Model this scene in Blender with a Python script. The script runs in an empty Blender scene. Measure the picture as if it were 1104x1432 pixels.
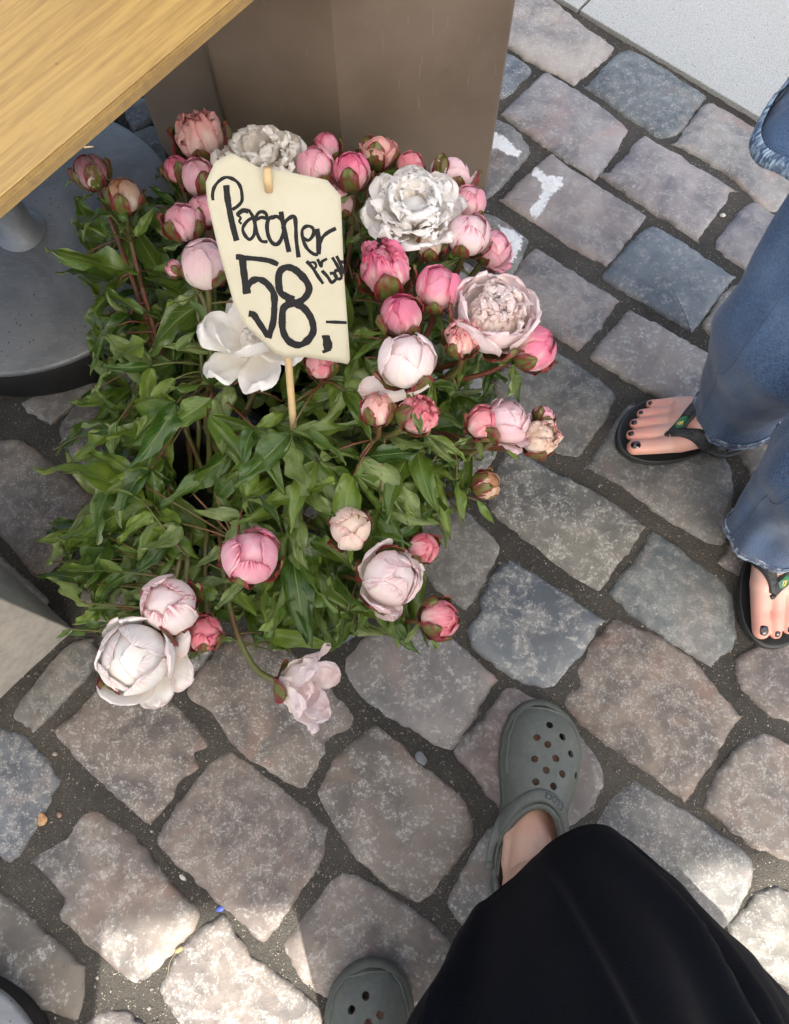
import bpy, bmesh, math, random
from math import sin, cos, pi, radians, sqrt
from mathutils import Vector, Matrix, noise
from mathutils.bvhtree import BVHTree
import numpy as np
random.seed(11)
sc = bpy.context.scene
col = sc.collection

# ------------------------------------------------------------------ camera
CAM_H, TILT, FPX = 1.2, radians(18.4), 1086.0
cd = bpy.data.cameras.new('camera')
cam = bpy.data.objects.new('camera', cd); col.objects.link(cam)
cam.location = (0, 0, CAM_H); cam.rotation_euler = (TILT, 0, 0)
cd.sensor_fit = 'VERTICAL'; cd.sensor_height = 24; cd.lens = 24 * FPX / 1432
cd.clip_start = 0.02; cd.clip_end = 200
sc.camera = cam

# ------------------------------------------------------------------ light
SUN_EL, SUN_AZ = radians(55), radians(157)      # azimuth clockwise from +Y (north): from behind the photographer
w = bpy.data.worlds.new('World'); sc.world = w; w.use_nodes = True
nt = w.node_tree; nt.nodes.clear()
sky = nt.nodes.new('ShaderNodeTexSky'); sky.sky_type = 'NISHITA'; sky.sun_disc = False
sky.sun_elevation = SUN_EL; sky.sun_rotation = SUN_AZ
sky.air_density = 1.0; sky.dust_density = 6.0; sky.ozone_density = 1.0
bg = nt.nodes.new('ShaderNodeBackground'); bg.inputs[1].default_value = 0.13
wo = nt.nodes.new('ShaderNodeOutputWorld')
tint = nt.nodes.new('ShaderNodeMix'); tint.data_type = 'RGBA'; tint.blend_type = 'MULTIPLY'; tint.inputs[0].default_value = 1; tint.inputs[7].default_value = (1.0, 1.01, .97, 1)
nt.links.new(sky.outputs[0], tint.inputs[6]); nt.links.new(tint.outputs[2], bg.inputs[0]); nt.links.new(bg.outputs[0], wo.inputs[0])
sd = bpy.data.lights.new('sun', 'SUN'); sd.energy = 3.0; sd.angle = radians(0.55); sd.color = (1, .95, .86)
sun = bpy.data.objects.new('sun', sd); col.objects.link(sun)
SDIR = Vector((sin(SUN_AZ) * cos(SUN_EL), cos(SUN_AZ) * cos(SUN_EL), sin(SUN_EL)))
sun.rotation_euler = SDIR.to_track_quat('Z', 'Y').to_euler(); sun.location = SDIR * 8
vs = sc.view_settings
sc.display_settings.display_device = 'sRGB'
vs.view_transform = 'Standard'; vs.look = 'None'; vs.gamma = 1; vs.use_curve_mapping = False
vs.exposure = 1.84

# ------------------------------------------------------------------ helpers
def at(px, py, z=0.0):
    cx, cy = (px - 552) / FPX, (716 - py) / FPX
    d = Vector((cx, cy * cos(TILT) + sin(TILT), cy * sin(TILT) - cos(TILT)))
    return Vector((0, 0, CAM_H)) + d * ((z - CAM_H) / d.z)
def proj(p):
    x, y, z = p[0], p[1], p[2] - CAM_H
    yc = y * cos(TILT) + z * sin(TILT); zc = -y * sin(TILT) + z * cos(TILT)
    return 552 + FPX * x / -zc, 716 - FPX * yc / -zc, -zc
def tag(o, label=None, cat=None, group=None, kind=None):
    if label: o['label'] = label
    if cat: o['category'] = cat
    if group: o['group'] = group
    if kind: o['kind'] = kind
    return o
def link(o, parent=None, world=None):
    col.objects.link(o)
    if parent is not None:
        o.parent = parent
        pw = W.get(parent.name, Matrix.Identity(4))
        if world is not None: o.matrix_local = pw.inverted() @ world
        W[o.name] = world if world is not None else pw.copy()
    else:
        if world is not None: o.matrix_local = world
        W[o.name] = world.copy() if world is not None else Matrix.Identity(4)
    return o
W = {}
def empty(name, loc=(0, 0, 0), rz=0):
    o = bpy.data.objects.new(name, None); o.empty_display_size = .05
    return link(o, None, Matrix.Translation(loc) @ Matrix.Rotation(rz, 4, 'Z'))
def mesh(name, V, F, mats=None, smooth=True, uv=None):
    m = bpy.data.meshes.new(name); m.from_pydata([tuple(v) for v in V], [], F)
    if uv is not None:
        l = m.uv_layers.new(name='UVMap')
        idx = np.zeros(len(m.loops), dtype=np.int32); m.loops.foreach_get('vertex_index', idx)
        l.data.foreach_set('uv', np.asarray(uv, dtype=np.float32)[idx].ravel())
    for mm in (mats or []): m.materials.append(mm)
    if smooth: m.polygons.foreach_set('use_smooth', [True] * len(m.polygons))
    m.update(); return m
def obj(name, m, parent=None, world=None):
    """a mesh whose vertices are given in world space unless world= says where its origin goes"""
    o = bpy.data.objects.new(name, m)
    if parent is not None and world is None: world = Matrix.Identity(4)
    return link(o, parent, world)
def grid_faces(nu, nv, closed_v=False):
    F = []
    for i in range(nu - 1):
        for j in range(nv if closed_v else nv - 1):
            a = i * nv + j; b = i * nv + (j + 1) % nv
            F.append((a, b, b + nv, a + nv))
    return F
def tube(pts, radii, n=8, cap=True, V=None, F=None):
    V = [] if V is None else V; F = [] if F is None else F
    pts = [Vector(p) for p in pts]; b0 = len(V)
    if not hasattr(radii, '__len__'): radii = [radii] * len(pts)
    up = None
    for i, p in enumerate(pts):
        t = (pts[min(i + 1, len(pts) - 1)] - pts[max(i - 1, 0)]).normalized()
        if up is None: up = t.orthogonal().normalized()
        up = (up - t * up.dot(t)).normalized(); s = t.cross(up)
        for k in range(n):
            a = 2 * pi * k / n; V.append(p + (up * cos(a) + s * sin(a)) * radii[i])
    for i in range(len(pts) - 1):
        for k in range(n):
            a = b0 + i * n + k; b = b0 + i * n + (k + 1) % n
            F.append((a, b, b + n, a + n))
    if cap:
        F.append(tuple(b0 + k for k in range(n))[::-1]); F.append(tuple(b0 + (len(pts) - 1) * n + k for k in range(n)))
    return V, F
def catmull(P, n=6, closed=False):
    P = [Vector(p) for p in P]; out = []; N = len(P)
    for i in range(N if closed else N - 1):
        if closed: a, b, c, d = P[i - 1], P[i], P[(i + 1) % N], P[(i + 2) % N]
        else: a, b, c, d = P[max(i - 1, 0)], P[i], P[i + 1], P[min(i + 2, N - 1)]
        for k in range(n):
            t = k / n
            out.append(.5 * ((2 * b) + (c - a) * t + (2 * a - 5 * b + 4 * c - d) * t * t + (3 * b - a - 3 * c + d) * t ** 3))
    if not closed: out.append(P[-1])
    return out
def inside(p, poly):
    x, y = p[0], p[1]; c = False; n = len(poly); j = n - 1
    for i in range(n):
        xi, yi = poly[i][0], poly[i][1]; xj, yj = poly[j][0], poly[j][1]
        if (yi > y) != (yj > y) and x < (xj - xi) * (y - yi) / (yj - yi) + xi: c = not c
        j = i
    return c
def lathe(prof, n=48, c=(0, 0, 0)):
    V = []; 
    for r, z in prof:
        for k in range(n): a = 2 * pi * k / n; V.append((c[0] + r * cos(a), c[1] + r * sin(a), c[2] + z))
    F = grid_faces(len(prof), n, True)
    return V, F
def box(x0, x1, y0, y1, z0, z1):
    V = [(x, y, z) for z in (z0, z1) for y in (y0, y1) for x in (x0, x1)]
    return V, [(0, 2, 3, 1), (4, 5, 7, 6), (0, 1, 5, 4), (2, 6, 7, 3), (0, 4, 6, 2), (1, 3, 7, 5)]
def bevel(m, w, seg=2):
    bm = bmesh.new(); bm.from_mesh(m)
    bmesh.ops.bevel(bm, geom=[e for e in bm.edges if len(e.link_faces) == 2 and e.calc_face_angle(0) > .5], offset=w, segments=seg, affect='EDGES', profile=.6)
    bm.to_mesh(m); bm.free(); return m

# ------------------------------------------------------------------ materials
class NB:
    def __init__(s, name):
        s.m = bpy.data.materials.new(name); s.m.use_nodes = True; s.t = s.m.node_tree; s.t.nodes.clear()
        s.out = s.n('ShaderNodeOutputMaterial')
    def n(s, typ, **k):
        x = s.t.nodes.new(typ)
        for a, b in k.items(): setattr(x, a, b)
        return x
    def l(s, a, b): s.t.links.new(a, b)
    def set(s, sock, v):
        if isinstance(v, bpy.types.NodeSocket): s.l(v, sock)
        elif v is not None:
            if isinstance(v, (tuple, list)) and len(v) == 3 and sock.type == 'RGBA': v = (*v, 1)
            sock.default_value = v
    def mix(s, f, a, b, bt='MIX'):
        x = s.n('ShaderNodeMix', data_type='RGBA', blend_type=bt); s.set(x.inputs[0], f); s.set(x.inputs[6], a); s.set(x.inputs[7], b); return x.outputs[2]
    def math(s, op, a, b=None, clamp=False):
        x = s.n('ShaderNodeMath', operation=op, use_clamp=clamp); s.set(x.inputs[0], a)
        if b is not None: s.set(x.inputs[1], b)
        return x.outputs[0]
    def noise(s, vec, scale, detail=4, rough=.55, dist=0, fac=True):
        x = s.n('ShaderNodeTexNoise'); s.set(x.inputs['Vector'], vec); x.inputs['Scale'].default_value = scale
        x.inputs['Detail'].default_value = detail; x.inputs['Roughness'].default_value = rough; x.inputs['Distortion'].default_value = dist
        return x.outputs[0] if fac else x.outputs[1]
    def vor(s, vec, scale, feature='F1', rnd=1, out=0):
        x = s.n('ShaderNodeTexVoronoi', feature=feature); s.set(x.inputs['Vector'], vec); x.inputs['Scale'].default_value = scale
        x.inputs['Randomness'].default_value = rnd
        return x.outputs[out]
    def ramp(s, f, stops):
        x = s.n('ShaderNodeValToRGB'); s.set(x.inputs[0], f); e = x.color_ramp.elements
        while len(e) < len(stops): e.new(.5)
        for k, (p, c) in enumerate(stops):
            e[k].position = p; e[k].color = (c, c, c, 1) if not hasattr(c, '__len__') else (*c, 1)
        return x.outputs[0]
    def mr(s, f, a, b, c=0, d=1):
        x = s.n('ShaderNodeMapRange'); x.interpolation_type = 'SMOOTHSTEP'; s.set(x.inputs[0], f)
        for k, v in enumerate((a, b, c, d)): x.inputs[k + 1].default_value = v
        return x.outputs[0]
    def map(s, vec, scale=(1, 1, 1), loc=(0, 0, 0), rot=(0, 0, 0)):
        x = s.n('ShaderNodeMapping'); s.l(vec, x.inputs[0]); s.set(x.inputs[1], loc); s.set(x.inputs[2], rot); s.set(x.inputs[3], scale); return x.outputs[0]
    def vadd(s, a, b):
        x = s.n('ShaderNodeVectorMath', operation='ADD'); s.set(x.inputs[0], a); s.set(x.inputs[1], b); return x.outputs[0]
    def bump(s, h, strength=.3, dist=.002, nrm=None):
        x = s.n('ShaderNodeBump'); x.inputs['Strength'].default_value = strength; x.inputs['Distance'].default_value = dist; s.l(h, x.inputs['Height'])
        if nrm is not None: s.l(nrm, x.inputs['Normal'])
        return x.outputs[0]
    def bsdf(s, base, rough=.5, normal=None, **k):
        x = s.n('ShaderNodeBsdfPrincipled'); s.set(x.inputs['Base Color'], base); s.set(x.inputs['Roughness'], rough)
        if normal is not None: s.l(normal, x.inputs['Normal'])
        for a, b in k.items(): s.set(x.inputs[a.replace('_', ' ')], b)
        return x.outputs[0]
    def fin(s, sh): s.l(sh, s.out.inputs[0]); return s.m
    def coord(s, w='Object'): return s.n('ShaderNodeTexCoord').outputs[w]
    def oi(s): return s.n('ShaderNodeObjectInfo')
    def trans(s, sh, colr, f, normal=None):
        t = s.n('ShaderNodeBsdfTranslucent'); s.set(t.inputs[0], colr)
        m = s.n('ShaderNodeMixShader'); m.inputs[0].default_value = f; s.l(sh, m.inputs[1]); s.l(t.outputs[0], m.inputs[2]); return m.outputs[0]

def m_stone():
    b = NB('cobblestone'); o = b.oi(); c = b.coord()
    rv = b.n('ShaderNodeCombineXYZ'); r = b.math('MULTIPLY', o.outputs['Random'], 37.0); b.l(r, rv.inputs[0]); b.l(b.math('MULTIPLY', r, 1.7), rv.inputs[1])
    v = b.vadd(c, rv.outputs[0])
    v = b.map(v, (1, 1, 1)); vm = b.n('ShaderNodeVectorMath', operation='SCALE'); b.l(v, vm.inputs[0]); b.l(b.mr(b.math('FRACT', b.math('MULTIPLY', o.outputs['Random'], 13.7)), 0, 1, .6, 1.5), vm.inputs['Scale']); v = vm.outputs[0]
    base = o.outputs['Color']
    big = b.noise(v, 9, 5, .65, .5)
    mid = b.noise(v, 40, 8, .74, .35)
    fine = b.noise(v, 210, 6, .75, .2)
    red = b.mr(b.noise(b.vadd(v, (3, 5, 1)), 7, 3, .6, .8), .52, .72)
    c1 = b.mix(b.mr(big, .3, .7), b.mix(1, base, (.52, .53, .56), 'MULTIPLY'), b.mix(1, base, (1.25, 1.18, 1.1), 'MULTIPLY'))
    c1 = b.mix(b.math('MULTIPLY', red, .5), c1, b.mix(1, base, (1.45, 1.0, .84), 'MULTIPLY'))
    c2 = b.mix(b.math('MULTIPLY', b.mr(mid, .46, .62), b.mr(o.outputs['Random'], 0, 1, .50, 1.0)), c1, b.mix(.36, c1, (.36, .345, .32)))
    fl = b.mr(b.math('MULTIPLY', b.mr(fine, .51, .58), b.mr(mid, .43, .55)), .1, .9)
    c3 = b.mix(b.math('MULTIPLY', fl, b.mr(b.math('FRACT', b.math('MULTIPLY', o.outputs['Random'], 7.3)), 0, 1, .30, .66)), c2, (.47, .455, .42))
    dk = b.mr(b.noise(v, 95, 5, .75), .62, .74)
    c4 = b.mix(b.math('MULTIPLY', dk, .5), c3, (.06, .06, .065))
    fle = b.mr(b.vor(v, 230), .06, .16, 1, 0)
    c5 = b.mix(b.math('MULTIPLY', b.math('MULTIPLY', fle, b.mr(mid, .4, .6)), .55), c4, (.52, .50, .46))
    h = b.math('ADD', b.math('MULTIPLY', mid, .8), b.math('ADD', b.math('MULTIPLY', fine, .35), b.math('MULTIPLY', big, .8)))
    bp = b.bump(h, .62, .0034)
    ck = b.vor(b.vadd(v, b.noise(v, 14, 4, .6, 0, False)), 5.5, 'DISTANCE_TO_EDGE'); ckm = b.math('MULTIPLY', b.mr(ck, .0, .012, 1, 0), b.mr(b.noise(v, 6, 3, .6), .52, .60)); c5 = b.mix(b.math('MULTIPLY', ckm, .6), c5, (.05, .046, .042))
    geo = b.n('ShaderNodeNewGeometry'); sp = b.n('ShaderNodeSeparateXYZ'); b.l(geo.outputs['Position'], sp.inputs[0])
    zz = b.math('ADD', sp.outputs[2], b.math('MULTIPLY', b.math('SUBTRACT', mid, .5), .014))
    dirt = b.mr(zz, -.0115, -.0050, 1, 0)
    c6 = b.mix(dirt, c5, (.085, .076, .066))
    return b.fin(b.bsdf(c6, b.mr(mid, .3, .7, .62, .42), bp, Specular_IOR_Level=.45))
def m_grit():
    b = NB('joint_grit'); v = b.coord()
    n1 = b.noise(v, 60, 6, .7); n2 = b.noise(v, 420, 5, .75); n3 = b.noise(v, 4.5, 4, .6)
    cell = b.vor(v, 520, out=1); cd_ = b.vor(v, 520)
    base = b.mix(b.mr(n3, .35, .65), (.026, .024, .021), (.052, .047, .040))
    base = b.mix(b.mr(n2, .42, .66), base, b.mix(1, base, (1.9, 1.85, 1.75), 'MULTIPLY'))
    sx = b.n('ShaderNodeSeparateColor'); b.l(cell, sx.inputs[0])
    grain = b.math('MULTIPLY', b.mr(sx.outputs[0], .93, .97), b.mr(cd_, .35, .5, 1, 0))
    base = b.mix(b.math('MULTIPLY', grain, .8), base, (.38, .34, .28))
    grain2 = b.math('MULTIPLY', b.mr(sx.outputs[1], .85, .9), b.mr(cd_, .35, .5, 1, 0))
    base = b.mix(b.math('MULTIPLY', grain2, .7), base, (.03, .028, .026))
    h = b.math('ADD', b.math('MULTIPLY', n1, 1.2), b.math('ADD', b.math('MULTIPLY', n2, .45), b.math('MULTIPLY', cd_, -.35)))
    return b.fin(b.bsdf(base, .9, b.bump(h, .9, .003)))
def m_slab():
    b = NB('granite_slab'); v = b.coord()
    n1 = b.noise(v, 420, 4, .8); n2 = b.noise(v, 3, 4, .6); n3 = b.noise(v, 190, 3, .6)
    c = b.mix(b.mr(n1, .35, .65), (.26, .265, .255), (.50, .51, .49)); c = b.mix(b.mr(n3, .6, .72), c, (.2, .2, .2))
    c = b.mix(b.math('MULTIPLY', b.mr(n2, .4, .7), .25), c, (.30, .29, .27))
    return b.fin(b.bsdf(c, .75, b.bump(n1, .5, .001)))
def m_column():
    b = NB('brown_painted_metal'); v = b.coord()
    n1 = b.noise(v, 5, 5, .6); scr = b.noise(b.map(v, (60, 60, 6), rot=(.25, .1, 0)), 2.2, 3, .6); n2 = b.noise(v, 60, 6, .7)
    c = b.mix(b.mr(n1, .3, .7), (.175, .130, .096), (.235, .180, .136))
    c = b.mix(b.math('MULTIPLY', b.mr(scr, .66, .72), .30), c, (.34, .29, .24))
    c = b.mix(b.math('MULTIPLY', b.mr(n2, .62, .75), .25), c, (.05, .04, .03))
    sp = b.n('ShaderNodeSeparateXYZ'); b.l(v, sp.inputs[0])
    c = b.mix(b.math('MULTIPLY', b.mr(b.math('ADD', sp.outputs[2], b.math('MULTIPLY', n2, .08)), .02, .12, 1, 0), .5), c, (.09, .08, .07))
    return b.fin(b.bsdf(c, b.mr(n1, .3, .7, .34, .5), b.bump(b.math('ADD', n2, b.math('MULTIPLY', n1, 2)), .12, .002)))
def m_zinc():
    b = NB('weathered_zinc'); v = b.coord()
    n1 = b.noise(v, 6, 6, .65, 1.2); n2 = b.noise(b.map(v, (14, 60, 10), rot=(0, 0, .5)), 3, 5, .7, .6); n3 = b.noise(v, 140, 4, .7); n4 = b.noise(b.map(v, (60, 9, 10), rot=(0, 0, -.3)), 3, 5, .7, 1)
    c = b.mix(b.mr(n1, .3, .7), (.155, .168, .185), (.25, .262, .28))
    c = b.mix(b.math('MULTIPLY', b.mr(n2, .5, .75), .5), c, (.36, .37, .385))
    c = b.mix(b.math('MULTIPLY', b.mr(n4, .55, .8), .4), c, (.33, .34, .35))
    c = b.mix(b.math('MULTIPLY', b.mr(n3, .70, .78), .8), c, (.50, .50, .48))
    c = b.mix(b.math('MULTIPLY', b.mr(b.vor(v, 90), .08, .16, 1, 0), b.mr(n1, .5, .6)), c, (.03, .03, .035))
    return b.fin(b.bsdf(c, b.mr(n2, .3, .7, .42, .6), b.bump(b.math('ADD', n1, b.math('MULTIPLY', n3, .1)), .25, .003), Metallic=.35))
def m_ply(edge=False):
    b = NB('plywood_edge' if edge else 'plywood_face'); v = b.coord()
    o = b.oi()
    g = b.noise(b.map(v, (5.0, 78, 50)), 1.6, 7, .66, .9); g2 = b.noise(b.map(v, (14, 260, 200)), 1.2, 4, .6, .4); big = b.noise(v, 2.6, 3, .5, .8)
    c = b.mix(b.mr(g, .34, .68), (.52, .335, .105), (.37, .225, .070))
    c = b.mix(b.math('MULTIPLY', b.mr(big, .4, .65), .35), c, (.66, .50, .27))
    c = b.mix(b.math('MULTIPLY', b.mr(g2, .6, .75), .45), c, (.30, .17, .06))
    c = b.mix(b.math('MULTIPLY', b.mr(b.vor(v, 26), .035, .06, 1, 0), .6), c, (.22, .12, .05))
    if edge:
        c = b.mix(b.math('MULTIPLY', o.outputs['Random'], .65), c, (.30, .20, .095))
        c = b.mix(b.math('MULTIPLY', b.mr(b.noise(v, 70, 5, .7), .45, .7), .5), c, (.20, .13, .07))
    return b.fin(b.bsdf(c, .55, b.bump(b.math('ADD', g, g2), .25, .0012)))
def m_simple(name, c, rough=.5, nscale=60, var=.25, bump=.15, dist=.001, **k):
    b = NB(name); v = b.coord(); n = b.noise(v, nscale, 5, .6); n2 = b.noise(v, nscale * .15, 3, .6)
    cc = b.mix(b.mr(b.math('ADD', b.math('MULTIPLY', n, .6), b.math('MULTIPLY', n2, .4)), .3, .7), tuple(x * (1 - var) for x in c), tuple(min(1, x * (1 + var)) for x in c))
    return b.fin(b.bsdf(cc, rough, b.bump(n, bump, dist), **k))
def m_petal():
    b = NB('petal'); o = b.oi(); uvn = b.coord('UV'); sp = b.n('ShaderNodeSeparateXYZ'); b.l(uvn, sp.inputs[0])
    u, vv = sp.outputs[0], sp.outputs[1]
    r = b.math('MULTIPLY', o.outputs['Random'], 23.0); rv = b.n('ShaderNodeCombineXYZ'); b.l(r, rv.inputs[0]); b.l(r, rv.inputs[1])
    uvr = b.vadd(uvn, rv.outputs[0])
    vein = b.noise(b.map(uvr, (1.0, 20, 1)), 1.5, 4, .6, .35)
    blot = b.noise(b.map(uvr, (2.4, 3.0, 1)), 1.0, 4, .6, .5)
    edge = b.math('ABSOLUTE', b.math('SUBTRACT', vv, .5))
    main = o.outputs['Color']; st = o.outputs['Alpha']
    cream = b.mix(.78, main, (.98, .92, .80))
    f = b.math('MULTIPLY', b.mr(b.math('ADD', b.math('MULTIPLY', u, -.6), b.math('ADD', blot, .30)), .30, .62), .85)
    c = b.mix(f, main, cream)
    c = b.mix(b.math('MULTIPLY', b.mr(vein, .42, .66), .16), c, b.mix(1, main, (.92, .62, .70), 'MULTIPLY'))
    em = b.math('ADD', b.mr(edge, .30, .5), b.mr(u, .78, 1.0), True)
    sk = b.math('MULTIPLY', b.math('MULTIPLY', em, b.mr(b.noise(b.map(uvr, (3.5, 16, 1)), 1.0, 5, .65, .6), .44, .55)), st)
    c = b.mix(sk, c, (.46, .018, .075))
    h = b.math('ADD', vein, b.math('MULTIPLY', blot, 1.2))
    s = b.bsdf(c, .5, b.bump(h, .22, .0015), Specular_IOR_Level=.3)
    return b.fin(b.trans(s, c, .30))
def m_sepal():
    b = NB('sepal'); o = b.oi(); uvn = b.coord('UV'); r = b.math('MULTIPLY', o.outputs['Random'], 23.0); rv = b.n('ShaderNodeCombineXYZ'); b.l(r, rv.inputs[0])
    uvr = b.vadd(uvn, rv.outputs[0]); sp = b.n('ShaderNodeSeparateXYZ'); b.l(uvn, sp.inputs[0])
    n = b.noise(b.map(uvr, (2.2, 3, 1)), 1.3, 4, .6, .5); vein = b.noise(b.map(uvr, (1.5, 30, 1)), 1.5, 3, .6)
    edge = b.mr(b.math('ABSOLUTE', b.math('SUBTRACT', sp.outputs[1], .5)), .25, .5)
    c = b.mix(b.mr(b.math('ADD', n, b.math('MULTIPLY', edge, .25)), .42, .66), (.13, .17, .035), (.20, .025, .030))
    c = b.mix(b.math('MULTIPLY', b.mr(vein, .5, .7), .4), c, b.mix(.5, c, (.30, .22, .10)))
    c = b.mix(b.mr(edge, .86, 1.0, 0, .6), c, (.40, .05, .07))
    s = b.bsdf(c, .38, b.bump(vein, .3, .001)); return b.fin(b.trans(s, c, .12))
def m_leaf():
    b = NB('peony_leaf'); o = b.oi(); uvn = b.coord('UV'); sp = b.n('ShaderNodeSeparateXYZ'); b.l(uvn, sp.inputs[0]); u, vv = sp.outputs[0], sp.outputs[1]
    av = b.math('ABSOLUTE', b.math('SUBTRACT', vv, .5))
    r = b.math('MULTIPLY', o.outputs['Random'], 23.0); rv = b.n('ShaderNodeCombineXYZ'); b.l(r, rv.inputs[0]); uvr = b.vadd(uvn, rv.outputs[0])
    n = b.noise(b.map(uvr, (3, 2, 1)), 1.4, 4, .6)
    geo = b.n('ShaderNodeNewGeometry')
    dark = b.mix(o.outputs['Random'], (.024, .068, .006), (.115, .185, .022))
    top = b.mix(b.mr(n, .35, .7), dark, b.mix(1, dark, (1.5, 1.35, 1.3), 'MULTIPLY'))
    und = b.mix(b.mr(n, .3, .7), (.130, .185, .050), (.210, .275, .090))
    c = b.mix(geo.outputs['Backfacing'], top, und)
    vw = b.math('SINE', b.math('MULTIPLY', b.math('SUBTRACT', u, b.math('MULTIPLY', av, .55)), 62.0))
    vein = b.mr(vw, .86, 1.0)
    mid = b.mr(av, .0, .035, 1, 0)
    c = b.mix(b.math('MULTIPLY', vein, .22), c, (.16, .21, .08)); c = b.mix(b.math('MULTIPLY', mid, .75), c, (.26, .31, .12))
    c = b.mix(b.math('MULTIPLY', b.mr(av, .455, .5), .35), c, (.17, .12, .05))
    h = b.math('ADD', b.math('MULTIPLY', vein, -.7), b.math('ADD', b.math('MULTIPLY', mid, -1.0), n))
    s = b.bsdf(c, b.mr(n, .3, .7, .27, .42), b.bump(h, .45, .0014), Specular_IOR_Level=.6); return b.fin(b.trans(s, b.mix(1, c, (1.3, 1.5, .6), 'MULTIPLY'), .17))
def m_stem():
    b = NB('peony_stem'); v = b.coord(); o = b.oi(); n = b.noise(b.map(v, (1, 1, .4)), 30, 4, .6); n2 = b.noise(v, 9, 3)
    c = b.mix(b.mr(n2, .4, .62), (.115, .125, .035), (.155, .045, .028)); c = b.mix(b.math('MULTIPLY', b.mr(n, .5, .7), .4), c, (.05, .04, .015))
    return b.fin(b.bsdf(c, .4, b.bump(n, .2, .001)))
def m_skin():
    b = NB('skin'); v = b.coord(); n = b.noise(v, 16, 4, .6); n2 = b.noise(v, 260, 4, .6)
    o = b.oi()
    at_ = b.n('ShaderNodeAttribute', attribute_name='flush')
    c = b.mix(b.mr(n, .35, .68), b.mix(1, o.outputs['Color'], (1.0, .86, .84), 'MULTIPLY'), b.mix(1, o.outputs['Color'], (1.06, 1.1, 1.08), 'MULTIPLY'))
    c = b.mix(b.math('MULTIPLY', at_.outputs['Fac'], b.mr(n, .3, .6, .5, .9)), c, (.78, .27, .21))
    return b.fin(b.bsdf(c, .42, b.bump(b.math('ADD', n2, b.noise(v, 900, 2, .6)), .25, .0006), Subsurface_Weight=.25, Subsurface_Scale=.008, Subsurface_Radius=(1, .35, .2)))
def m_denim(light=0):
    b = NB('denim_hem' if light else 'denim'); uvn = b.coord('UV'); v = b.coord()
    wx = b.noise(b.map(uvn, (900, 260, 1)), 1, 2, .6); wy = b.noise(b.map(uvn, (180, 1400, 1)), 1, 2, .6)
    big = b.noise(v, 9, 4, .6, .5); mid = b.noise(v, 45, 5, .7)
    wv = b.math('ADD', b.math('MULTIPLY', wx, .5), b.math('MULTIPLY', wy, .5))
    c = b.mix(b.mr(wv, .36, .64), (.009, .027, .072), (.092, .165, .30))
    c = b.mix(b.math('MULTIPLY', b.mr(big, .35, .7), .40), c, (.075, .135, .24))
    c = b.mix(b.math('MULTIPLY', b.mr(mid, .5, .75), .3), c, (.035, .055, .09))
    c = b.mix(b.math('MULTIPLY', b.mr(b.noise(b.map(v, (7, 7, 3)), 1, 4, .6, .6), .52, .72), .40), c, (.20, .29, .42))
    if light:
        pk = b.noise(b.map(uvn, (70, 4, 1)), 1, 3, .6, .4)
        c = b.mix(b.mr(pk, .42, .60), c, (.33, .44, .57))
    return b.fin(b.bsdf(c, .85, b.bump(b.math('ADD', wv, b.math('MULTIPLY', mid, 1.2)), .5, .0012), Sheen_Weight=.2))
def m_cloth():
    b = NB('black_cloth'); v = b.coord(); n = b.noise(v, 320, 3, .6); n2 = b.noise(v, 7, 4, .6, .6)
    c = b.mix(b.mr(n2, .3, .7), (.0020, .0030, .0062), (.0032, .0044, .0088))
    return b.fin(b.bsdf(c, .72, b.bump(b.math('ADD', b.math('MULTIPLY', n, .35), b.noise(b.map(v, (9, 3, 3), rot=(0, 0, .7)), 1, 3, .5)), .28, .008), Specular_IOR_Level=.14))
def m_paper():
    b = NB('cream_paper'); v = b.coord(); n = b.noise(v, 25, 5, .6); n2 = b.noise(v, 6, 3)
    c = b.mix(b.mr(n, .3, .7), (.56, .515, .38), (.60, .555, .42)); c = b.mix(b.math('MULTIPLY', b.mr(n2, .6, .75), .12), c, (.62, .52, .34))
    s = b.bsdf(c, .6, b.bump(b.math('ADD', n2, b.math('MULTIPLY', n, .1)), .3, .003)); return b.fin(b.trans(s, c, .12))
def m_paint():
    b = NB('worn_white_paint'); v = b.coord(); n = b.noise(v, 120, 6, .75); n2 = b.noise(v, 22, 4, .6)
    pr = b.bsdf(b.mix(b.mr(n, .3, .7), (.62, .62, .62), (.80, .80, .79)), .5, b.bump(n, .4, .001))
    t = b.n('ShaderNodeBsdfTransparent'); m = b.n('ShaderNodeMixShader'); uv = b.coord('UV'); sp = b.n('ShaderNodeSeparateXYZ'); b.l(uv, sp.inputs[0])
    f = b.mr(b.math('ADD', sp.outputs[0], b.math('ADD', b.math('MULTIPLY', b.math('SUBTRACT', n, .5), 1.9), b.math('MULTIPLY', b.math('SUBTRACT', n2, .5), 1.1))), .16, .60)
    b.l(f, m.inputs[0]); b.l(t.outputs[0], m.inputs[1]); b.l(pr, m.inputs[2]); return b.fin(m.outputs[0])
def m_canvas():
    b = NB('cream_canvas'); v = b.coord(); n = b.noise(v, 300, 3, .6)
    c = b.mix(n, (.80, .77, .70), (.86, .83, .77)); s = b.bsdf(c, .8, b.bump(n, .2, .001)); return b.fin(b.trans(s, c, .42))
STONE, GRIT, SLAB, COLUMN, ZINC, PLY, PLYE = m_stone(), m_grit(), m_slab(), m_column(), m_zinc(), m_ply(), m_ply(True)
PETAL, SEPAL, LEAF, STEM, SKIN, DENIM, HEM, CLOTH, PAPER, PAINT, CANVAS = m_petal(), m_sepal(), m_leaf(), m_stem(), m_skin(), m_denim(), m_denim(1), m_cloth(), m_paper(), m_paint(), m_canvas()
BLACKM = m_simple('black_metal', (.012, .012, .013), .5, 40)
BUCKET = m_simple('black_plastic', (.010, .010, .011), .35, 80)
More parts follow.
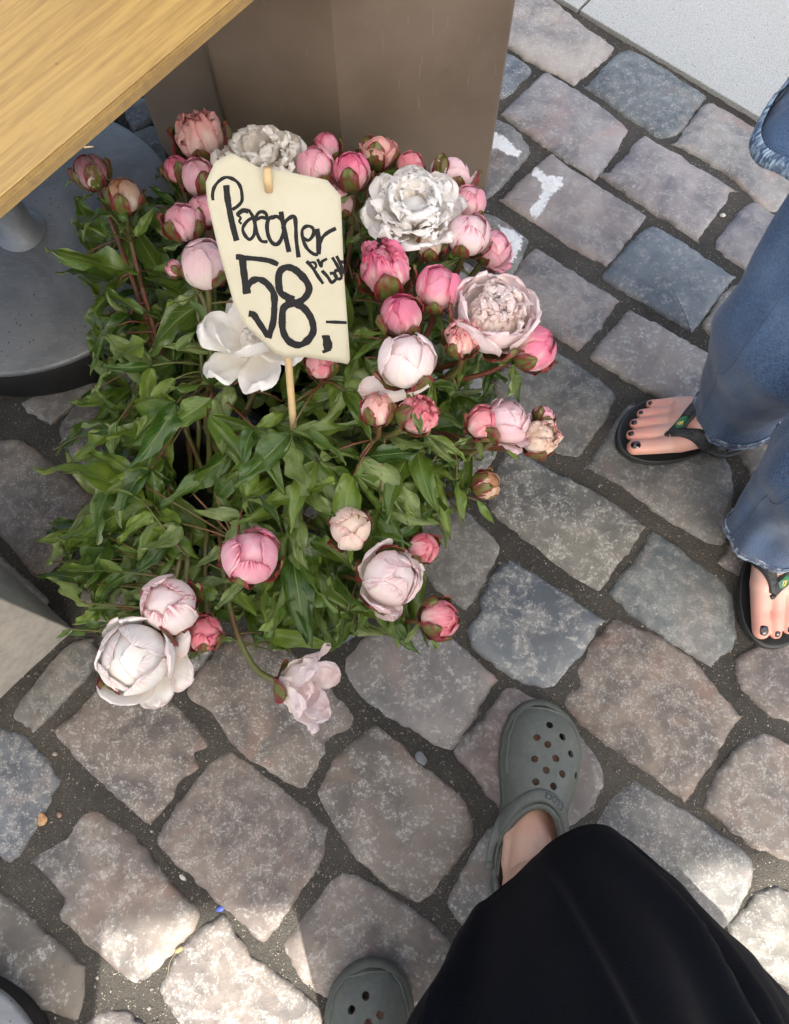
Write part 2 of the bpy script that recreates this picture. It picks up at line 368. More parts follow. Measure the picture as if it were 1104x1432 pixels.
CONCRETE = m_simple('pale_concrete', (.36, .335, .30), .85, 60, .18, .5, .002)
CLOG = m_simple('grey_green_foam', (.112, .120, .104), .52, 130, .16, .12, .0006)
CLOGD = m_simple('grey_green_foam_sole', (.086, .093, .077), .6, 90, .08, .1, .0006)
RUBBER = m_simple('black_rubber', (.022, .024, .025), .5, 120, .2, .15, .0006)
RUBBERL = m_simple('dark_grey_rubber_relief', (.07, .075, .076), .45, 120, .2, .1, .0004)
NAIL = m_simple('black_nail_polish', (.010, .003, .005), .08, 60, .1, 0.0, .0001, Coat_Weight=1.0)
INK = m_simple('black_marker_ink', (.004, .0035, .004), .8, 200, .3, .05, .0003)
WOODST = m_simple('pale_birch_stick', (.60, .42, .22), .6, 60, .15, .2, .0005)
THREAD = m_simple('rust_thread', (.17, .075, .028), .8, 300, .3)
FGREEN = m_simple('emblem_green', (.01, .15, .06), .4, 100, .1); FYEL = m_simple('emblem_yellow', (.72, .50, .03), .4, 100, .1)
FBLUE = m_simple('emblem_blue', (.008, .012, .12), .4, 100, .1); FWHITE = m_simple('emblem_white', (.7, .7, .7), .4, 100, .1)
GRAVEL = NB('gravel_stones')
def _g(b):
    v = b.coord(); c = b.vor(v, 160, out=1); s = b.n('ShaderNodeSeparateColor'); b.l(c, s.inputs[0])
    k = b.ramp(s.outputs[0], [(0, (.05, .045, .04)), (.45, (.11, .10, .085)), (.8, (.20, .18, .15)), (.96, (.42, .40, .36))]); return b.fin(b.bsdf(k, .8))
GRAVEL = _g(GRAVEL)

# ------------------------------------------------------------------ ground
def gh(x, y):
    return -.0066 + .0036 * noise.noise((x * 9, y * 9, .3)) + .0022 * noise.noise((x * 38, y * 38, 2)) + .0009 * noise.noise((x * 120, y * 120, 5))
xs = list(np.arange(-1.1, 1.35, .0065)); ys = list(np.arange(-.75, 1.75, .0065))
XS = [-30, -8, -3, -1.7] + xs + [1.9, 3, 8, 30]; YS = [-30, -8, -3, -1.4] + ys + [2.2, 3.5, 8, 30]
V = [(x, y, gh(x, y)) for x in XS for y in YS]
gm = mesh('joint_sand', V, grid_faces(len(XS), len(YS)), [GRIT])
gm.flip_normals()
ground = tag(obj('ground', gm), 'dark gritty sand filling the wide joints between the cobbles', kind='structure')

# ------------------------------------------------------------------ cobblestones traced on the ground plane
B_, R_, G_, P_, K_ = (.135, .155, .172), (.168, .150, .138), (.152, .152, .145), (.275, .262, .260), (.225, .212, .206)
ST = [
 (P_, [(700, 50), (712, -15), (760, -10), (810, 28), (855, 58), (857, 72), (808, 113), (795, 110), (716, 65)]),
 (B_, [(875, 69), (892, 71), (980, 126), (985, 137), (951, 181), (930, 188), (909, 181), (825, 124), (825, 116), (859, 78)]),
 (P_, [(758, 105), (779, 107), (838, 143), (875, 172), (877, 189), (838, 242), (825, 242), (779, 214), (709, 162), (709, 153)]),
 (B_, [(665, 75), (700, 68), (712, 72), (741, 92), (737, 105), (703, 135), (670, 125)]),
 (G_, [(660, 180), (690, 165), (720, 177), (739, 206), (735, 219), (690, 269), (660, 265)]),
 (K_, [(766, 219), (779, 221), (808, 240), (898, 294), (901, 307), (854, 364), (842, 364), (808, 349), (707, 282), (707, 273)]),
 (P_, [(900, 189), (913, 193), (1027, 261), (1027, 269), (980, 326), (968, 328), (850, 248), (852, 240), (875, 219)]),
 (P_, [(989, 145), (1010, 149), (1060, 176), (1110, 210), (1125, 240), (1085, 292), (1039, 261), (1010, 235), (947, 202), (949, 195)]),
 (P_, [(1048, 282), (1077, 294), (1120, 315), (1135, 335), (1080, 385), (1048, 378), (1010, 349), (1006, 332)]),
 (B_, [(909, 317), (926, 319), (1018, 378), (1023, 391), (972, 458), (964, 458), (892, 416), (850, 391), (848, 378), (892, 328)]),
 (K_, [(745, 349), (762, 351), (858, 412), (861, 425), (815, 484), (800, 482), (760, 455), (718, 410), (718, 385)]),
 (G_, [(665, 300), (690, 300), (736, 330), (738, 345), (710, 392), (690, 375), (655, 330)]),
 (K_, [(878, 436), (895, 438), (990, 490), (1000, 500), (975, 560), (965, 567), (940, 565), (840, 505), (833, 492)]),
 (G_, [(1030, 396), (1080, 420), (1100, 440), (1060, 480), (1020, 480), (985, 458), (990, 440)]),
 (G_, [(740, 478), (775, 490), (845, 535), (858, 550), (855, 570), (820, 625), (800, 636), (760, 620), (700, 570), (700, 520)]),
 (G_, [(878, 572), (900, 570), (990, 620), (1026, 660), (1015, 745), (997, 758), (960, 740), (923, 718), (881, 686), (828, 655), (826, 645), (860, 592)]),
 (G_, [(1030, 606), (1060, 588), (1120, 573), (1175, 600), (1150, 650), (1080, 690), (1048, 655)]),
 (R_, [(1012, 777), (1035, 758), (1110, 770), (1150, 800), (1115, 850), (1035, 805), (1012, 790)]),
 (G_, [(700, 640), (722, 627), (777, 659), (836, 688), (897, 732), (897, 741), (845, 818), (831, 820), (795, 800), (718, 741), (686, 709), (690, 680)]),
 (B_, [(910, 748), (923, 748), (974, 782), (1020, 820), (1033, 870), (1030, 900), (1000, 931), (990, 929), (905, 872), (860, 835), (857, 822), (885, 790)]),
 (B_, [(709, 786), (727, 788), (836, 859), (839, 877), (777, 961), (745, 958), (718, 945), (668, 909), (656, 881), (672, 854), (672, 836), (699, 791)]),
 (R_, [(853, 874), (880, 873), (960, 915), (1029, 995), (1029, 1010), (965, 1113), (950, 1113), (890, 1070), (810, 1010), (790, 975), (810, 960), (812, 930)]),
 (R_, [(1040, 915), (1104, 880), (1160, 930), (1150, 1010), (1080, 1000), (1040, 960), (1032, 930)]),
 (R_, [(1060, 1025), (1104, 1040), (1180, 1090), (1150, 1200), (1080, 1195), (1000, 1140), (988, 1120), (1020, 1060)]),
 (G_, [(880, 1098), (905, 1100), (1000, 1160), (1045, 1195), (1050, 1235), (1010, 1300), (960, 1280), (870, 1200), (835, 1150)]),
 (G_, [(1080, 1240), (1110, 1250), (1200, 1310), (1170, 1400), (1100, 1380), (1040, 1330), (1020, 1300), (1035, 1275)]),
 (R_, [(699, 975), (714, 962), (739, 968), (790, 1000), (822, 1042), (845, 1089), (822, 1138), (775, 1160), (705, 1130), (668, 1090), (638, 1055), (638, 1045), (668, 1012)]),
 (G_, [(695, 1157), (760, 1200), (785, 1260), (720, 1330), (660, 1310), (630, 1275), (630, 1250), (660, 1195)]),
 (R_, [(517, 1022), (536, 1024), (618, 1090), (654, 1130), (659, 1170), (650, 1190), (595, 1252), (575, 1253), (540, 1235), (490, 1190), (446, 1115), (448, 1100), (480, 1050)]),
 (K_, [(495, 905), (520, 885), (600, 880), (640, 900), (690, 945), (688, 960), (640, 1035), (622, 1043), (590, 1030), (520, 985), (480, 940)]),
 (G_, [(570, 700), (620, 690), (660, 720), (697, 760), (697, 775), (660, 840), (640, 845), (590, 800), (550, 740)]),
 (R_, [(268, 954), (301, 917), (330, 893), (377, 888), (485, 983), (494, 1015), (459, 1034), (457, 1063), (424, 1100), (410, 1100), (377, 1081), (325, 1044), (301, 1001), (268, 978)]),
 (R_, [(127, 975), (150, 955), (207, 960), (235, 978), (285, 1028), (290, 1044), (272, 1054), (276, 1070), (273, 1077), (245, 1100), (240, 1119), (212, 1150), (202, 1150), (127, 1081), (80, 1030), (78, 1020), (101, 1001)]),
 (R_, [(311, 1057), (339, 1060), (447, 1147), (457, 1166), (452, 1204), (414, 1256), (377, 1308), (363, 1312), (339, 1289), (254, 1213), (226, 1185), (226, 1161), (278, 1086)]),
 (R_, [(122, 1135), (179, 1166), (235, 1232), (271, 1270), (271, 1293), (235, 1336), (203, 1369), (179, 1370), (141, 1340), (82, 1284), (89, 1256), (45, 1209), (45, 1202), (89, 1171)]),
 (B_, [(-80, 1040), (0, 1020), (38, 1034), (61, 1062), (78, 1086), (75, 1105), (42, 1171), (19, 1201), (0, 1199), (-70, 1150)]),
 (G_, [(118, 893), (130, 893), (125, 940), (52, 1018), (40, 1016), (17, 999), (50, 950), (90, 905)]),
 (R_, [(-60, 1235), (0, 1251), (38, 1279), (108, 1345), (118, 1359), (113, 1420), (90, 1425), (0, 1390), (-60, 1330)]),
 (R_, [(300, 1286), (318, 1288), (353, 1336), (440, 1405), (445, 1440), (400, 1500), (300, 1480), (232, 1400), (232, 1370), (260, 1320)]),
 (R_, [(470, 1226), (500, 1228), (540, 1250), (600, 1290), (632, 1330), (620, 1370), (560, 1430), (520, 1420), (440, 1385), (402, 1330), (405, 1310), (440, 1260)]),
 (G_, [(165, 1412), (190, 1425), (220, 1460), (150, 1510), (115, 1440)]),
 (G_, [(29, 563), (80, 545), (130, 534), (127, 545), (76, 587), (65, 588)]),
 (R_, [(-80, 640), (0, 617), (29, 616), (58, 636), (143, 704), (150, 715), (110, 745), (90, 770), (60, 805), (36, 795), (7, 759), (-20, 740), (-80, 700)]),
 (G_, [(83, 596), (138, 541), (174, 545), (205, 600), (190, 670), (156, 664), (105, 643)]),
 (G_, [(105, 824), (152, 822), (205, 830), (180, 870), (134, 868), (122, 850)]),
 (B_, [(400, 850), (450, 845), (500, 870), (497, 890), (460, 905), (430, 895)]),
 (G_, [(235, 915), (290, 902), (300, 905), (268, 940), (245, 930)]),
 (G_, [(175, 150), (200, 135), (218, 165), (190, 185)]),
 (G_, [(185, 190), (220, 175), (245, 235), (215, 220)]),
 (G_, [(580, 610), (690, 590), (697, 630), (665, 665), (610, 650)]),
]
slab_a, slab_b = at(808, 17), at(1058, 166)
sdir = (slab_b - slab_a).normalized(); snor = Vector((-sdir.y, sdir.x, 0))
if snor.y < 0: snor = -snor
rd = (at(937, 258) - at(795, 170)).normalized(); rn = Vector((-rd.y, rd.x, 0))
polys = [[at(x, y) for x, y in p] for _, p in ST]; cols_ = [c for c, _ in ST]
rng = random.Random(5)
hx, hy = .098, .066
def overl(c, s):
    pts = [c + rd * (hx * s * a * 1.1) + rn * (hy * s * b_ * 1.12) for a in (-1, -.5, 0, .5, 1) for b_ in (-1, -.5, 0, .5, 1)]
    for q in pts:
        if (q - slab_a).dot(snor) > -.02: return True
        for P in polys:
            if abs(P[0].x - q.x) < .35 and abs(P[0].y - q.y) < .35 and inside(q, P): return True
    return False
for i in range(-11, 12):
    for j in range(-14, 16):
        c = Vector((.1, .45, 0)) + rd * ((i + .5 * (j % 2)) * .222) + rn * (j * .152)
        if not (-1.05 < c.x < 1.3 and -.7 < c.y < 1.7): continue
        for s in (1, .72, .5):
            ok = False
            for off in ((0, 0), (.04, 0), (-.04, 0), (0, .03), (0, -.03)):
                q = c + rd * off[0] + rn * off[1]
                if not overl(q, s): ok = True; break
            if ok:
                P = []
                for a, b_ in ((-1, -.75), (-.8, -1), (.8, -1), (1, -.7), (1, .75), (.75, 1), (-.8, 1), (-1, .75)):
                    P.append(q + rd * (hx * s * a * rng.uniform(.92, 1.04)) + rn * (hy * s * b_ * rng.uniform(.92, 1.04)))
                polys.append(P); cols_.append(rng.choice([B_, R_, G_, P_, K_])); break
def stone_mesh(P, seed):
    c = sum(P, Vector()) / len(P); N = 150
    cp = catmull(P, 5, True); L = [0]
    for i in range(len(cp)): L.append(L[-1] + (cp[(i + 1) % len(cp)] - cp[i]).length)
    out = []; k = 0
    for i in range(N):
        d = L[-1] * i / N
        while L[k + 1] < d: k += 1
        t = (d - L[k]) / max(1e-6, L[k + 1] - L[k]); out.append(cp[k].lerp(cp[(k + 1) % len(cp)], t) - c)
    rings = [(1.045, -.034), (1.045, -.013), (1.020, -.0072), (.998, -.0042), (.97, -.0022), (.93, -.0006), (.86, .0006), (.76, .0014), (.6, .0022), (.45, .0028), (.3, .0032), (.15, .0034)]
    V = []
    tilt = (rng.uniform(-.02, .02), rng.uniform(-.02, .02))
    for ri, (s, z) in enumerate(rings):
        for i, p in enumerate(out):
            q = p * s; e = max(0, 1 - ri / 6)
            nn = Vector((q.x + c.x, q.y + c.y, seed * 3.1))
            rr = (noise.noise(nn * 50) * .0042 + noise.noise(nn * 120) * .0030 + noise.noise(nn * 18) * .0045) * (.35 + .65 * e) if ri < 8 else 0
            d = p.normalized()
            hz = noise.noise(nn * 14) * .0017 + noise.noise(nn * 42) * .0012 + (abs(noise.noise(nn * 24 + Vector((7, 1, 2)))) * -.002 if ri > 2 else 0)
            V.append((q.x + d.x * rr, q.y + d.y * rr, z + (hz if ri > 1 else 0) + (q.x * tilt[0] + q.y * tilt[1] if ri > 0 else 0)))
    F = grid_faces(len(rings), N, True); V.append((0, 0, .0042)); b0 = (len(rings) - 1) * N
    F += [(b0 + i, b0 + (i + 1) % N, len(V) - 1) for i in range(N)]
    m = mesh('cobblestone', V, F, [STONE])
    bm = bmesh.new(); bm.from_mesh(m); bmesh.ops.recalc_face_normals(bm, faces=bm.faces)
    bm.faces.ensure_lookup_table()
    if bm.faces[-1].normal.z < 0: bmesh.ops.reverse_faces(bm, faces=bm.faces)
    bm.to_mesh(m); bm.free()
    return m, c
pave = tag(empty('cobblestone_pavement', (0, 0, 0)), 'pavement of large worn cobblestones laid in slanting courses', kind='structure')
stones = []
for k, P in enumerate(polys):
    m, c = stone_mesh(P, k); o = obj('cobblestone', m, pave, Matrix.Translation(c))
    cc = cols_[k]; j = rng.uniform(.88, 1.12); o.color = (cc[0] * j * rng.uniform(.96, 1.05), cc[1] * j, cc[2] * j * rng.uniform(.95, 1.05), 1)
    stones.append((m, c))
# pale sidewalk slabs
swk = tag(empty('sidewalk', tuple(slab_a)), 'pale grey granite slabs bordering the cobbles', kind='structure')
for k in range(-2, 3):
    V, F = box(.003, .797, .003, .6, -.05, .0045)
    M = Matrix.Translation(slab_a + sdir * (.80 * k)) @ Matrix(((sdir.x, snor.x, 0, 0), (sdir.y, snor.y, 0, 0), (0, 0, 1, 0), (0, 0, 0, 1)))
    for r in range(2):
        m = bevel(mesh('paving_slab', V, F, [SLAB], False), .0025); obj('paving_slab', m, swk, M @ Matrix.Translation((0, .606 * r, 0)))
# worn paint marks laid onto the stones
def bvh_of(items):
    V = []; F = []
    for m, c in items:
        b0 = len(V); V += [v.co + c for v in m.vertices]; F += [tuple(i + b0 for i in p.vertices) for p in m.polygons]
    return BVHTree.FromPolygons(V, F)
SB = bvh_of(stones)
def decal(name, pts, label, step=.003):
    P = [at(x, y) for x, y in pts]; x0, x1 = min(p.x for p in P), max(p.x for p in P); y0, y1 = min(p.y for p in P), max(p.y for p in P)
    nx, ny = int((x1 - x0) / step) + 2, int((y1 - y0) / step) + 2; V = []; ok = []; uv = []
    for i in range(nx):
        for j in range(ny):
            x, y = x0 + i * step, y0 + j * step; h = SB.ray_cast(Vector((x, y, .1)), Vector((0, 0, -1)), .2)
            z = h[0].z if h[0] else -1
            V.append((x, y, z + .0005)); ins = inside((x, y), P) and z > -.009; ok.append(ins)
            dd = min(((Vector((x, y, 0)) - a) - (b - a) * max(0, min(1, (Vector((x, y, 0)) - a).dot(b - a) / (b - a).length_squared))).length for a, b in zip(P, P[1:] + P[:1]))
            uv.append((min(1, dd / .014), 0))
    F = [f for f in grid_faces(nx, ny) if all(ok[q] for q in f)]
    m = mesh(name, V, F, [PAINT], uv=uv); m.flip_normals()
    o = obj(name, m, pave); o['label'] = label; return o
decal('paint_mark', [(738, 232), (752, 228), (765, 244), (790, 246), (791, 262), (772, 280), (762, 298), (750, 310), (735, 300), (742, 285), (755, 270), (752, 258), (742, 247)], 'worn white painted hook mark')
decal('paint_mark', [(676, 184), (694, 182), (712, 196), (732, 214), (726, 226), (705, 220), (688, 212), (676, 212)], 'white sprayed paint smudge beside the column')
decal('paint_mark', [(690, 310), (716, 318), (735, 332), (732, 350), (716, 378), (700, 370), (706, 345), (694, 325)], 'white sprayed paint smudge behind the flowers')
# loose grit
V = []; F = []; rg = random.Random(8); n = 0
while n < 9000:
    p = at(rg.uniform(-60, 1160), rg.uniform(-20, 1480))
    if (p - slab_a).dot(snor) > -.004 or any(abs(P[0].x - p.x) < .35 and abs(P[0].y - p.y) < .35 and inside(p, P) for P in polys): continue
    r = .0005 + .0014 * rg.random() ** 3 + (.0020 if rg.random() < .02 else 0); b0 = len(V); z = gh(p.x, p.y) + r * .4
    for k in range(6):
        d = [(1, 0, 0), (-1, 0, 0), (0, 1, 0), (0, -1, 0), (0, 0, 1), (0, 0, -1)][k]; s = r * rg.uniform(.7, 1.3)
        V.append((p.x + d[0] * s, p.y + d[1] * s, z + d[2] * s * .7))
    F += [(b0 + a, b0 + b, b0 + c) for a, b, c in ((0, 2, 4), (2, 1, 4), (1, 3, 4), (3, 0, 4), (2, 0, 5), (1, 2, 5), (3, 1, 5), (0, 3, 5))]; n += 1
g = obj('gravel', mesh('gravel', V, F, [GRAVEL], False)); tag(g, 'fine loose gravel and sand lying in the cobble joints', 'gravel', kind='stuff')
def blob(name, px, py, rx, ry, rz, mat, label, cat, rot=0, seed=0, z=None):
    bm = bmesh.new(); bmesh.ops.create_icosphere(bm, subdivisions=3, radius=1)
    for v in bm.verts:
        v.co *= 1 + .22 * noise.noise(v.co * 1.6 + Vector((seed, 0, 0))); v.co = Vector((v.co.x * rx, v.co.y * ry, v.co.z * rz))
    m = bpy.data.meshes.new(name); bm.to_mesh(m); bm.free(); m.materials.append(mat); m.polygons.foreach_set('use_smooth', [True] * len(m.polygons))
    p = at(px, py); p.z = (gh(p.x, p.y) + rz * .6) if z is None else z
    o = obj(name, m, None, Matrix.Translation(p) @ Matrix.Rotation(rot, 4, 'Z')); tag(o, label, cat); return o
blob('pebble', 589, 1060, .011, .007, .004, m_simple('grey_pebble', (.16, .17, .18), .8, 90), 'flat grey pebble in the joint beside the big square cobble, left of the clog', 'pebble', -.9, 1)
blob('seed_husk', 57, 1146, .0075, .0095, .004, m_simple('tan_husk', (.42, .25, .13), .7, 200, .5), 'round tan seed husk in the joint at the left edge', 'seed husk', .3, 2)
blob('seed_husk', 81, 1140, .004, .004, .003, m_simple('pink_husk', (.30, .18, .14), .7, 200, .4), 'small reddish husk just right of the round tan one', 'seed husk', 0, 3)
blob('pebble', 75, 1054, .004, .0035, .003, m_simple('pale_pebble', (.24, .22, .19), .8, 90), 'pale rounded pebble in the joint below the large white peony', 'pebble', 0, 4)
blob('plastic_scrap', 307, 1272, .006, .004, .002, m_simple('blue_scrap', (.05, .09, .42), .5, 90), 'tiny blue scrap in the joint at the edge of the sunlit patch', 'scrap', .4, 5)
blob('foil_scrap', 254, 1228, .006, .003, .0012, m_simple('foil_scrap', (.4, .4, .36), .25, 90, .2, .6, .003), 'small crumpled foil scrap between the two reddish cobbles', 'scrap', -.6, 6)
blob('pebble', 770, 70 + 90, .004, .004, .003, m_simple('white_pebble', (.6, .57, .5), .8, 90), 'little white pebble in the joint beside the column', 'pebble', 0, 7)
blob('pebble', 1012, 299, .0055, .004, .003, m_simple('cream_pebble', (.55, .52, .45), .8, 90), 'little cream pebble in the joint beside the jeans', 'pebble', 0, 8)
pts = [at(250, 1328, -.004), at(238, 1345, -.003), at(235, 1362, -.004), at(230, 1380, -.005)]
V, F = tube(catmull(pts, 6), .0004, 6); tag(obj('straw', mesh('straw', V, F, [m_simple('dry_straw', (.26, .21, .13), .8)])), 'dry curved straw stalk lying in the sunlit joint', 'straw')
blob('dry_leaf', 251, 1328, .006, .003, .0012, m_simple('yellow_leaf', (.30, .24, .10), .7), 'small yellow dry leaf at the tip of the straw stalk', 'dry leaf', .6, 9, z=.0015)

# ------------------------------------------------------------------ column, bollard, tables
def prism(name, foot, h, mat, bev=.012):
    n = len(foot); V = [(p.x, p.y, -.03) for p in foot] + [(p.x, p.y, h) for p in foot]
    F = [tuple(range(n))[::-1], tuple(range(n, 2 * n))] + [(i, (i + 1) % n, n + (i + 1) % n, n + i) for i in range(n)]
    m = mesh(name, V, F, [mat], False); bm = bmesh.new(); bm.from_mesh(m); bmesh.ops.recalc_face_normals(bm, faces=bm.faces); bm.to_mesh(m); bm.free()
    if bev: bevel(m, bev, 3)
    return m
PL, PS, PM, PR = at(247, 262), at(352, 318), at(490, 333), at(676, 289)
back = Vector((.03, .30, 0))
foot = [PL, PS, PM, PR, PR + back, PM + back * 1.5, PL + back * 1.1]
c = empty('brown_column', tuple((PM + PR) / 2)); tag(c, 'brown painted faceted column with scratches rising behind the peonies', 'column')
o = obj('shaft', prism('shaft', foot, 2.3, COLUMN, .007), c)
V, F = tube([PS + Vector((.003, -.0035, .0)), PS + Vector((.003, -.0035, 2.29))], .0022, 6); obj('seam', mesh('seam', V, F, [m_simple('seam_edge', (.22, .18, .14), .5)]), c)
# concrete block at the left edge
q0, q1, q2 = at(101, 880), at(-20, 992), at(-5, 782)
f2 = [q0, q1 + (q1 - q0) * .6, q1 + (q1 - q0) * .6 + (q2 - q0) * 1.4, q0 + (q2 - q0) * 1.4]
blk = empty('concrete_pillar', tuple(q0)); tag(blk, 'square pale concrete pillar foot at the left edge below the metal table base', 'pillar')
obj('shaft', prism('shaft', f2, .42, CONCRETE, .004), blk)
def cafe_table(cx, cy, R, hb, pr, label, topfn):
    t = empty('cafe_table', (cx, cy, 0)); tag(t, label, 'table', 'plywood tables on zinc-topped bases')
    V, F = lathe([(R * .965, .0), (R * .965, hb - .018), (R * .93, hb - .012)], 96, (cx, cy, 0)); b = obj('base', mesh('base', V, F, [BLACKM]), t)
    V, F = lathe([(.01, hb), (R * .5, hb), (R - .004, hb - .001), (R, hb - .004), (R + .001, hb - .010), (R - .003, hb - .014), (.9 * R, hb - .014)], 96, (cx, cy, 0)); m = mesh('cover', V, F, [ZINC]); obj('zinc_cover', m, b)
    V, F = lathe([(pr + .016, hb + .0005), (pr + .014, hb + .004), (pr + .002, hb + .008), (pr, .10 + hb), (pr, .66)], 40, (cx, cy, 0)); obj('pole', mesh('pole', V, F, [ZINC]), t)
    topfn(t)
def ply(t, M, sx, sy, z0):
    top = None
    th = [.0025, .0036, .0034, .0036, .0034, .0025]; z = z0
    for k, h in enumerate(th):
        i = rng.uniform(0, .0012)
        V, F = box(i, sx - i, i, sy - i, z, z + h - .0002); z += h
        m = mesh('ply_layer', V, F, [PLY if k == len(th) - 1 else PLYE], False)
        if k == len(th) - 1: bevel(m, .0008, 1)
        o = obj('ply_layer', m, t, M)
ZT = .60
e0, e1 = at(0, 307, ZT), at(357, 0, ZT); ed = (e1 - e0).normalized(); en = Vector((-ed.y, ed.x, 0))
if en.x > 0: en = -en
MT = Matrix.Translation(e0 - ed * .35 - Vector((0, 0, ZT))) @ Matrix(((ed.x, en.x, 0, 0), (ed.y, en.y, 0, 0), (0, 0, 1, 0), (0, 0, 0, 1)))
DISC = dict(z=.10)
pc = at(18, 328, .10)
pts = [(0, 521), (72, 510), (120, 496), (201, 198), (231, 231), (167, 169)]
A = np.array([[2 * at(*p, .10).x, 2 * at(*p, .10).y, 1] for p in pts]); bb = np.array([at(*p, .10).x ** 2 + at(*p, .10).y ** 2 for p in pts])
s = np.linalg.lstsq(A, bb, rcond=None)[0]; DR = sqrt(s[2] + s[0] ** 2 + s[1] ** 2)
print('disc', s[:2], DR, 'pole', pc, 'edge', e0, e1)
cafe_table(s[0], s[1], DR, .10, .027, 'plywood table on a pole over a wide weathered zinc base, upper left', lambda t: ply(t, MT, 1.35, 1.25, ZT))
p2 = at(-88, 1552)
cafe_table(p2.x, p2.y, .17, .06, .027, 'second table, only its zinc-topped black base showing bottom left, unseen top added for shade', lambda t: ply(t, Matrix.Translation((-.78, -1.17, 0)), .56, .60, .66))  # unseen top added clear of its pole, placed to shade the base and corner
# splinter on the plywood edge
V, F = tube([at(118, 206, ZT + .01), at(131, 205, ZT + .01)], [.001, .0005], 5); tag(obj('wood_splinter', mesh('wood_splinter', V, F, [WOODST])), 'pale splinter sticking out of the plywood table edge', 'splinter')

# ------------------------------------------------------------------ market awning behind and above the photographer
aw = empty('market_awning', (-1.2, -1.83, 0)); tag(aw, 'cream canvas market awning on posts over the stall, above the view', 'awning')
AZ = 2.45; sh = AZ / math.tan(SUN_EL); dxs, dys = sin(SUN_AZ) * sh, cos(SUN_AZ) * sh; pa, pb = at(210, 1290), at(1000, 1212); edge_y = (pa.y + pb.y) / 2 + dys; slope = (pb.y - pa.y) / (pb.x - pa.x); xm = (pa.x + pb.x) / 2 + dxs
V = []; nx, ny = 25, 17
for i in range(nx):
    for j in range(ny):
        x = -2.6 + 5.6 * i / (nx - 1); y = edge_y + 2.02 * j / (ny - 1)
        V.append((x, y + slope * (x - xm) * (1 - j / (ny - 1)), AZ + .02 * sin(x * 5) * sin(j / (ny - 1) * pi) + (.0 if j else 0)))
obj('canvas', mesh('canvas', V, grid_faces(nx, ny), [CANVAS]), aw)
for x in (-2.6, 3.0):
    for y in (edge_y + .02, edge_y + 2.0):
        V, F = tube([(x, y, -.01), (x, y, AZ)], .025, 12); obj('post', mesh('post', V, F, [ZINC]), aw)
# ------------------------------------------------------------------ buckets
def bucket(p, R, h, label):
    t = empty('flower_bucket', tuple(p)); tag(t, label, 'bucket', 'black buckets of cut peonies')
    V, F = lathe([(.01, .0), (R * .8, .0), (R * .82, .004), (R, h), (R + .006, h), (R + .007, h - .012), (R + .004, h - .014)], 48, (p.x, p.y, .004)); obj('shell', mesh('shell', V, F, [BUCKET]), t)
    V, F = lathe([(.0, .006), (R * .79, .006), (R - .004, h - .002), (R, h)], 48, (p.x, p.y, .004)); m = mesh('lining', V, F, [BUCKET]); m.flip_normals(); obj('lining', m, t)
    V, F = lathe([(.0, h * .55), (R * .90, h * .55)], 40, (p.x, p.y, .004)); obj('water', mesh('water', V, F, [m_simple('dark_water', (.012, .014, .010), .06, 20, .2, .05)]), t)
BU1 = at(283, 672, .17); BU1.z = 0; BU2 = at(440, 520, .18); BU2.z = 0
bucket(BU1, .098, .17, 'black bucket whose dark mouth shows among the stems left of centre')
bucket(BU2, .105, .18, 'black bucket hidden in the leaves below the price sign')

# ------------------------------------------------------------------ petals
def petal(name, L, Wd, b0, k, Kt, seed, flare=0., ruf=0., notch=0., jag=0., curl=.25, nu=14, nv=13, mat=None, tip=5.):
    V = []; uv = []; x = z = 0.0; prev = 0
    for i in range(nu):
        u = 1 - (1 - i / (nu - 1)) ** 1.5; s = u * L; ds = s - prev; prev = s
        b = b0 + k * (s - ds / 2) - flare * max(0, u - .55) ** 2 * 8
        x += cos(b) * ds; z += sin(b) * ds
        w_ = Wd * ((u + .02) ** .5) * max(0.0, 1 - u ** tip) ** .42 + .05 * Wd * (1 - u)
        for j in range(nv):
            v = -1 + 2 * j / (nv - 1); t = v * w_
            y = Kt * sin(t / Kt); no = Kt * (1 - cos(t / Kt)) - curl * abs(v) ** 4 * w_ * .35
            nz = noise.noise(Vector((u * 2.6 * L + seed, v * 2.2, seed * 1.7)))
            no += .035 * noise.noise(Vector((u * 7 + seed, v * 6, 1.3))) * max(abs(v), u) ** 2
            no += ruf * nz * (v * v + u * u * u) + .02 * noise.noise(Vector((u * 2 + seed, v * 1.5, 3)))
            back = (notch * (1 - abs(v)) ** 2 + jag * abs(noise.noise(Vector((v * 4.3, seed, 0))))) * max(0, u - .6) / .4 * L
            bb = b
            back += .05 * abs(v) ** 3 * L * max(0, u - .6) / .4
            V.append((x - sin(bb) * no - cos(bb) * back, y, z + cos(bb) * no - sin(bb) * back)); uv.append((u, j / (nv - 1)))
    m = mesh(name, V, grid_faces(nu, nv), [mat or PETAL], uv=uv); return m
def P(name, *a, **k): return [petal(name, *[x + random.uniform(-.04, .04) * x for x in a], seed=random.uniform(0, 90), **k) for _ in range(4)]
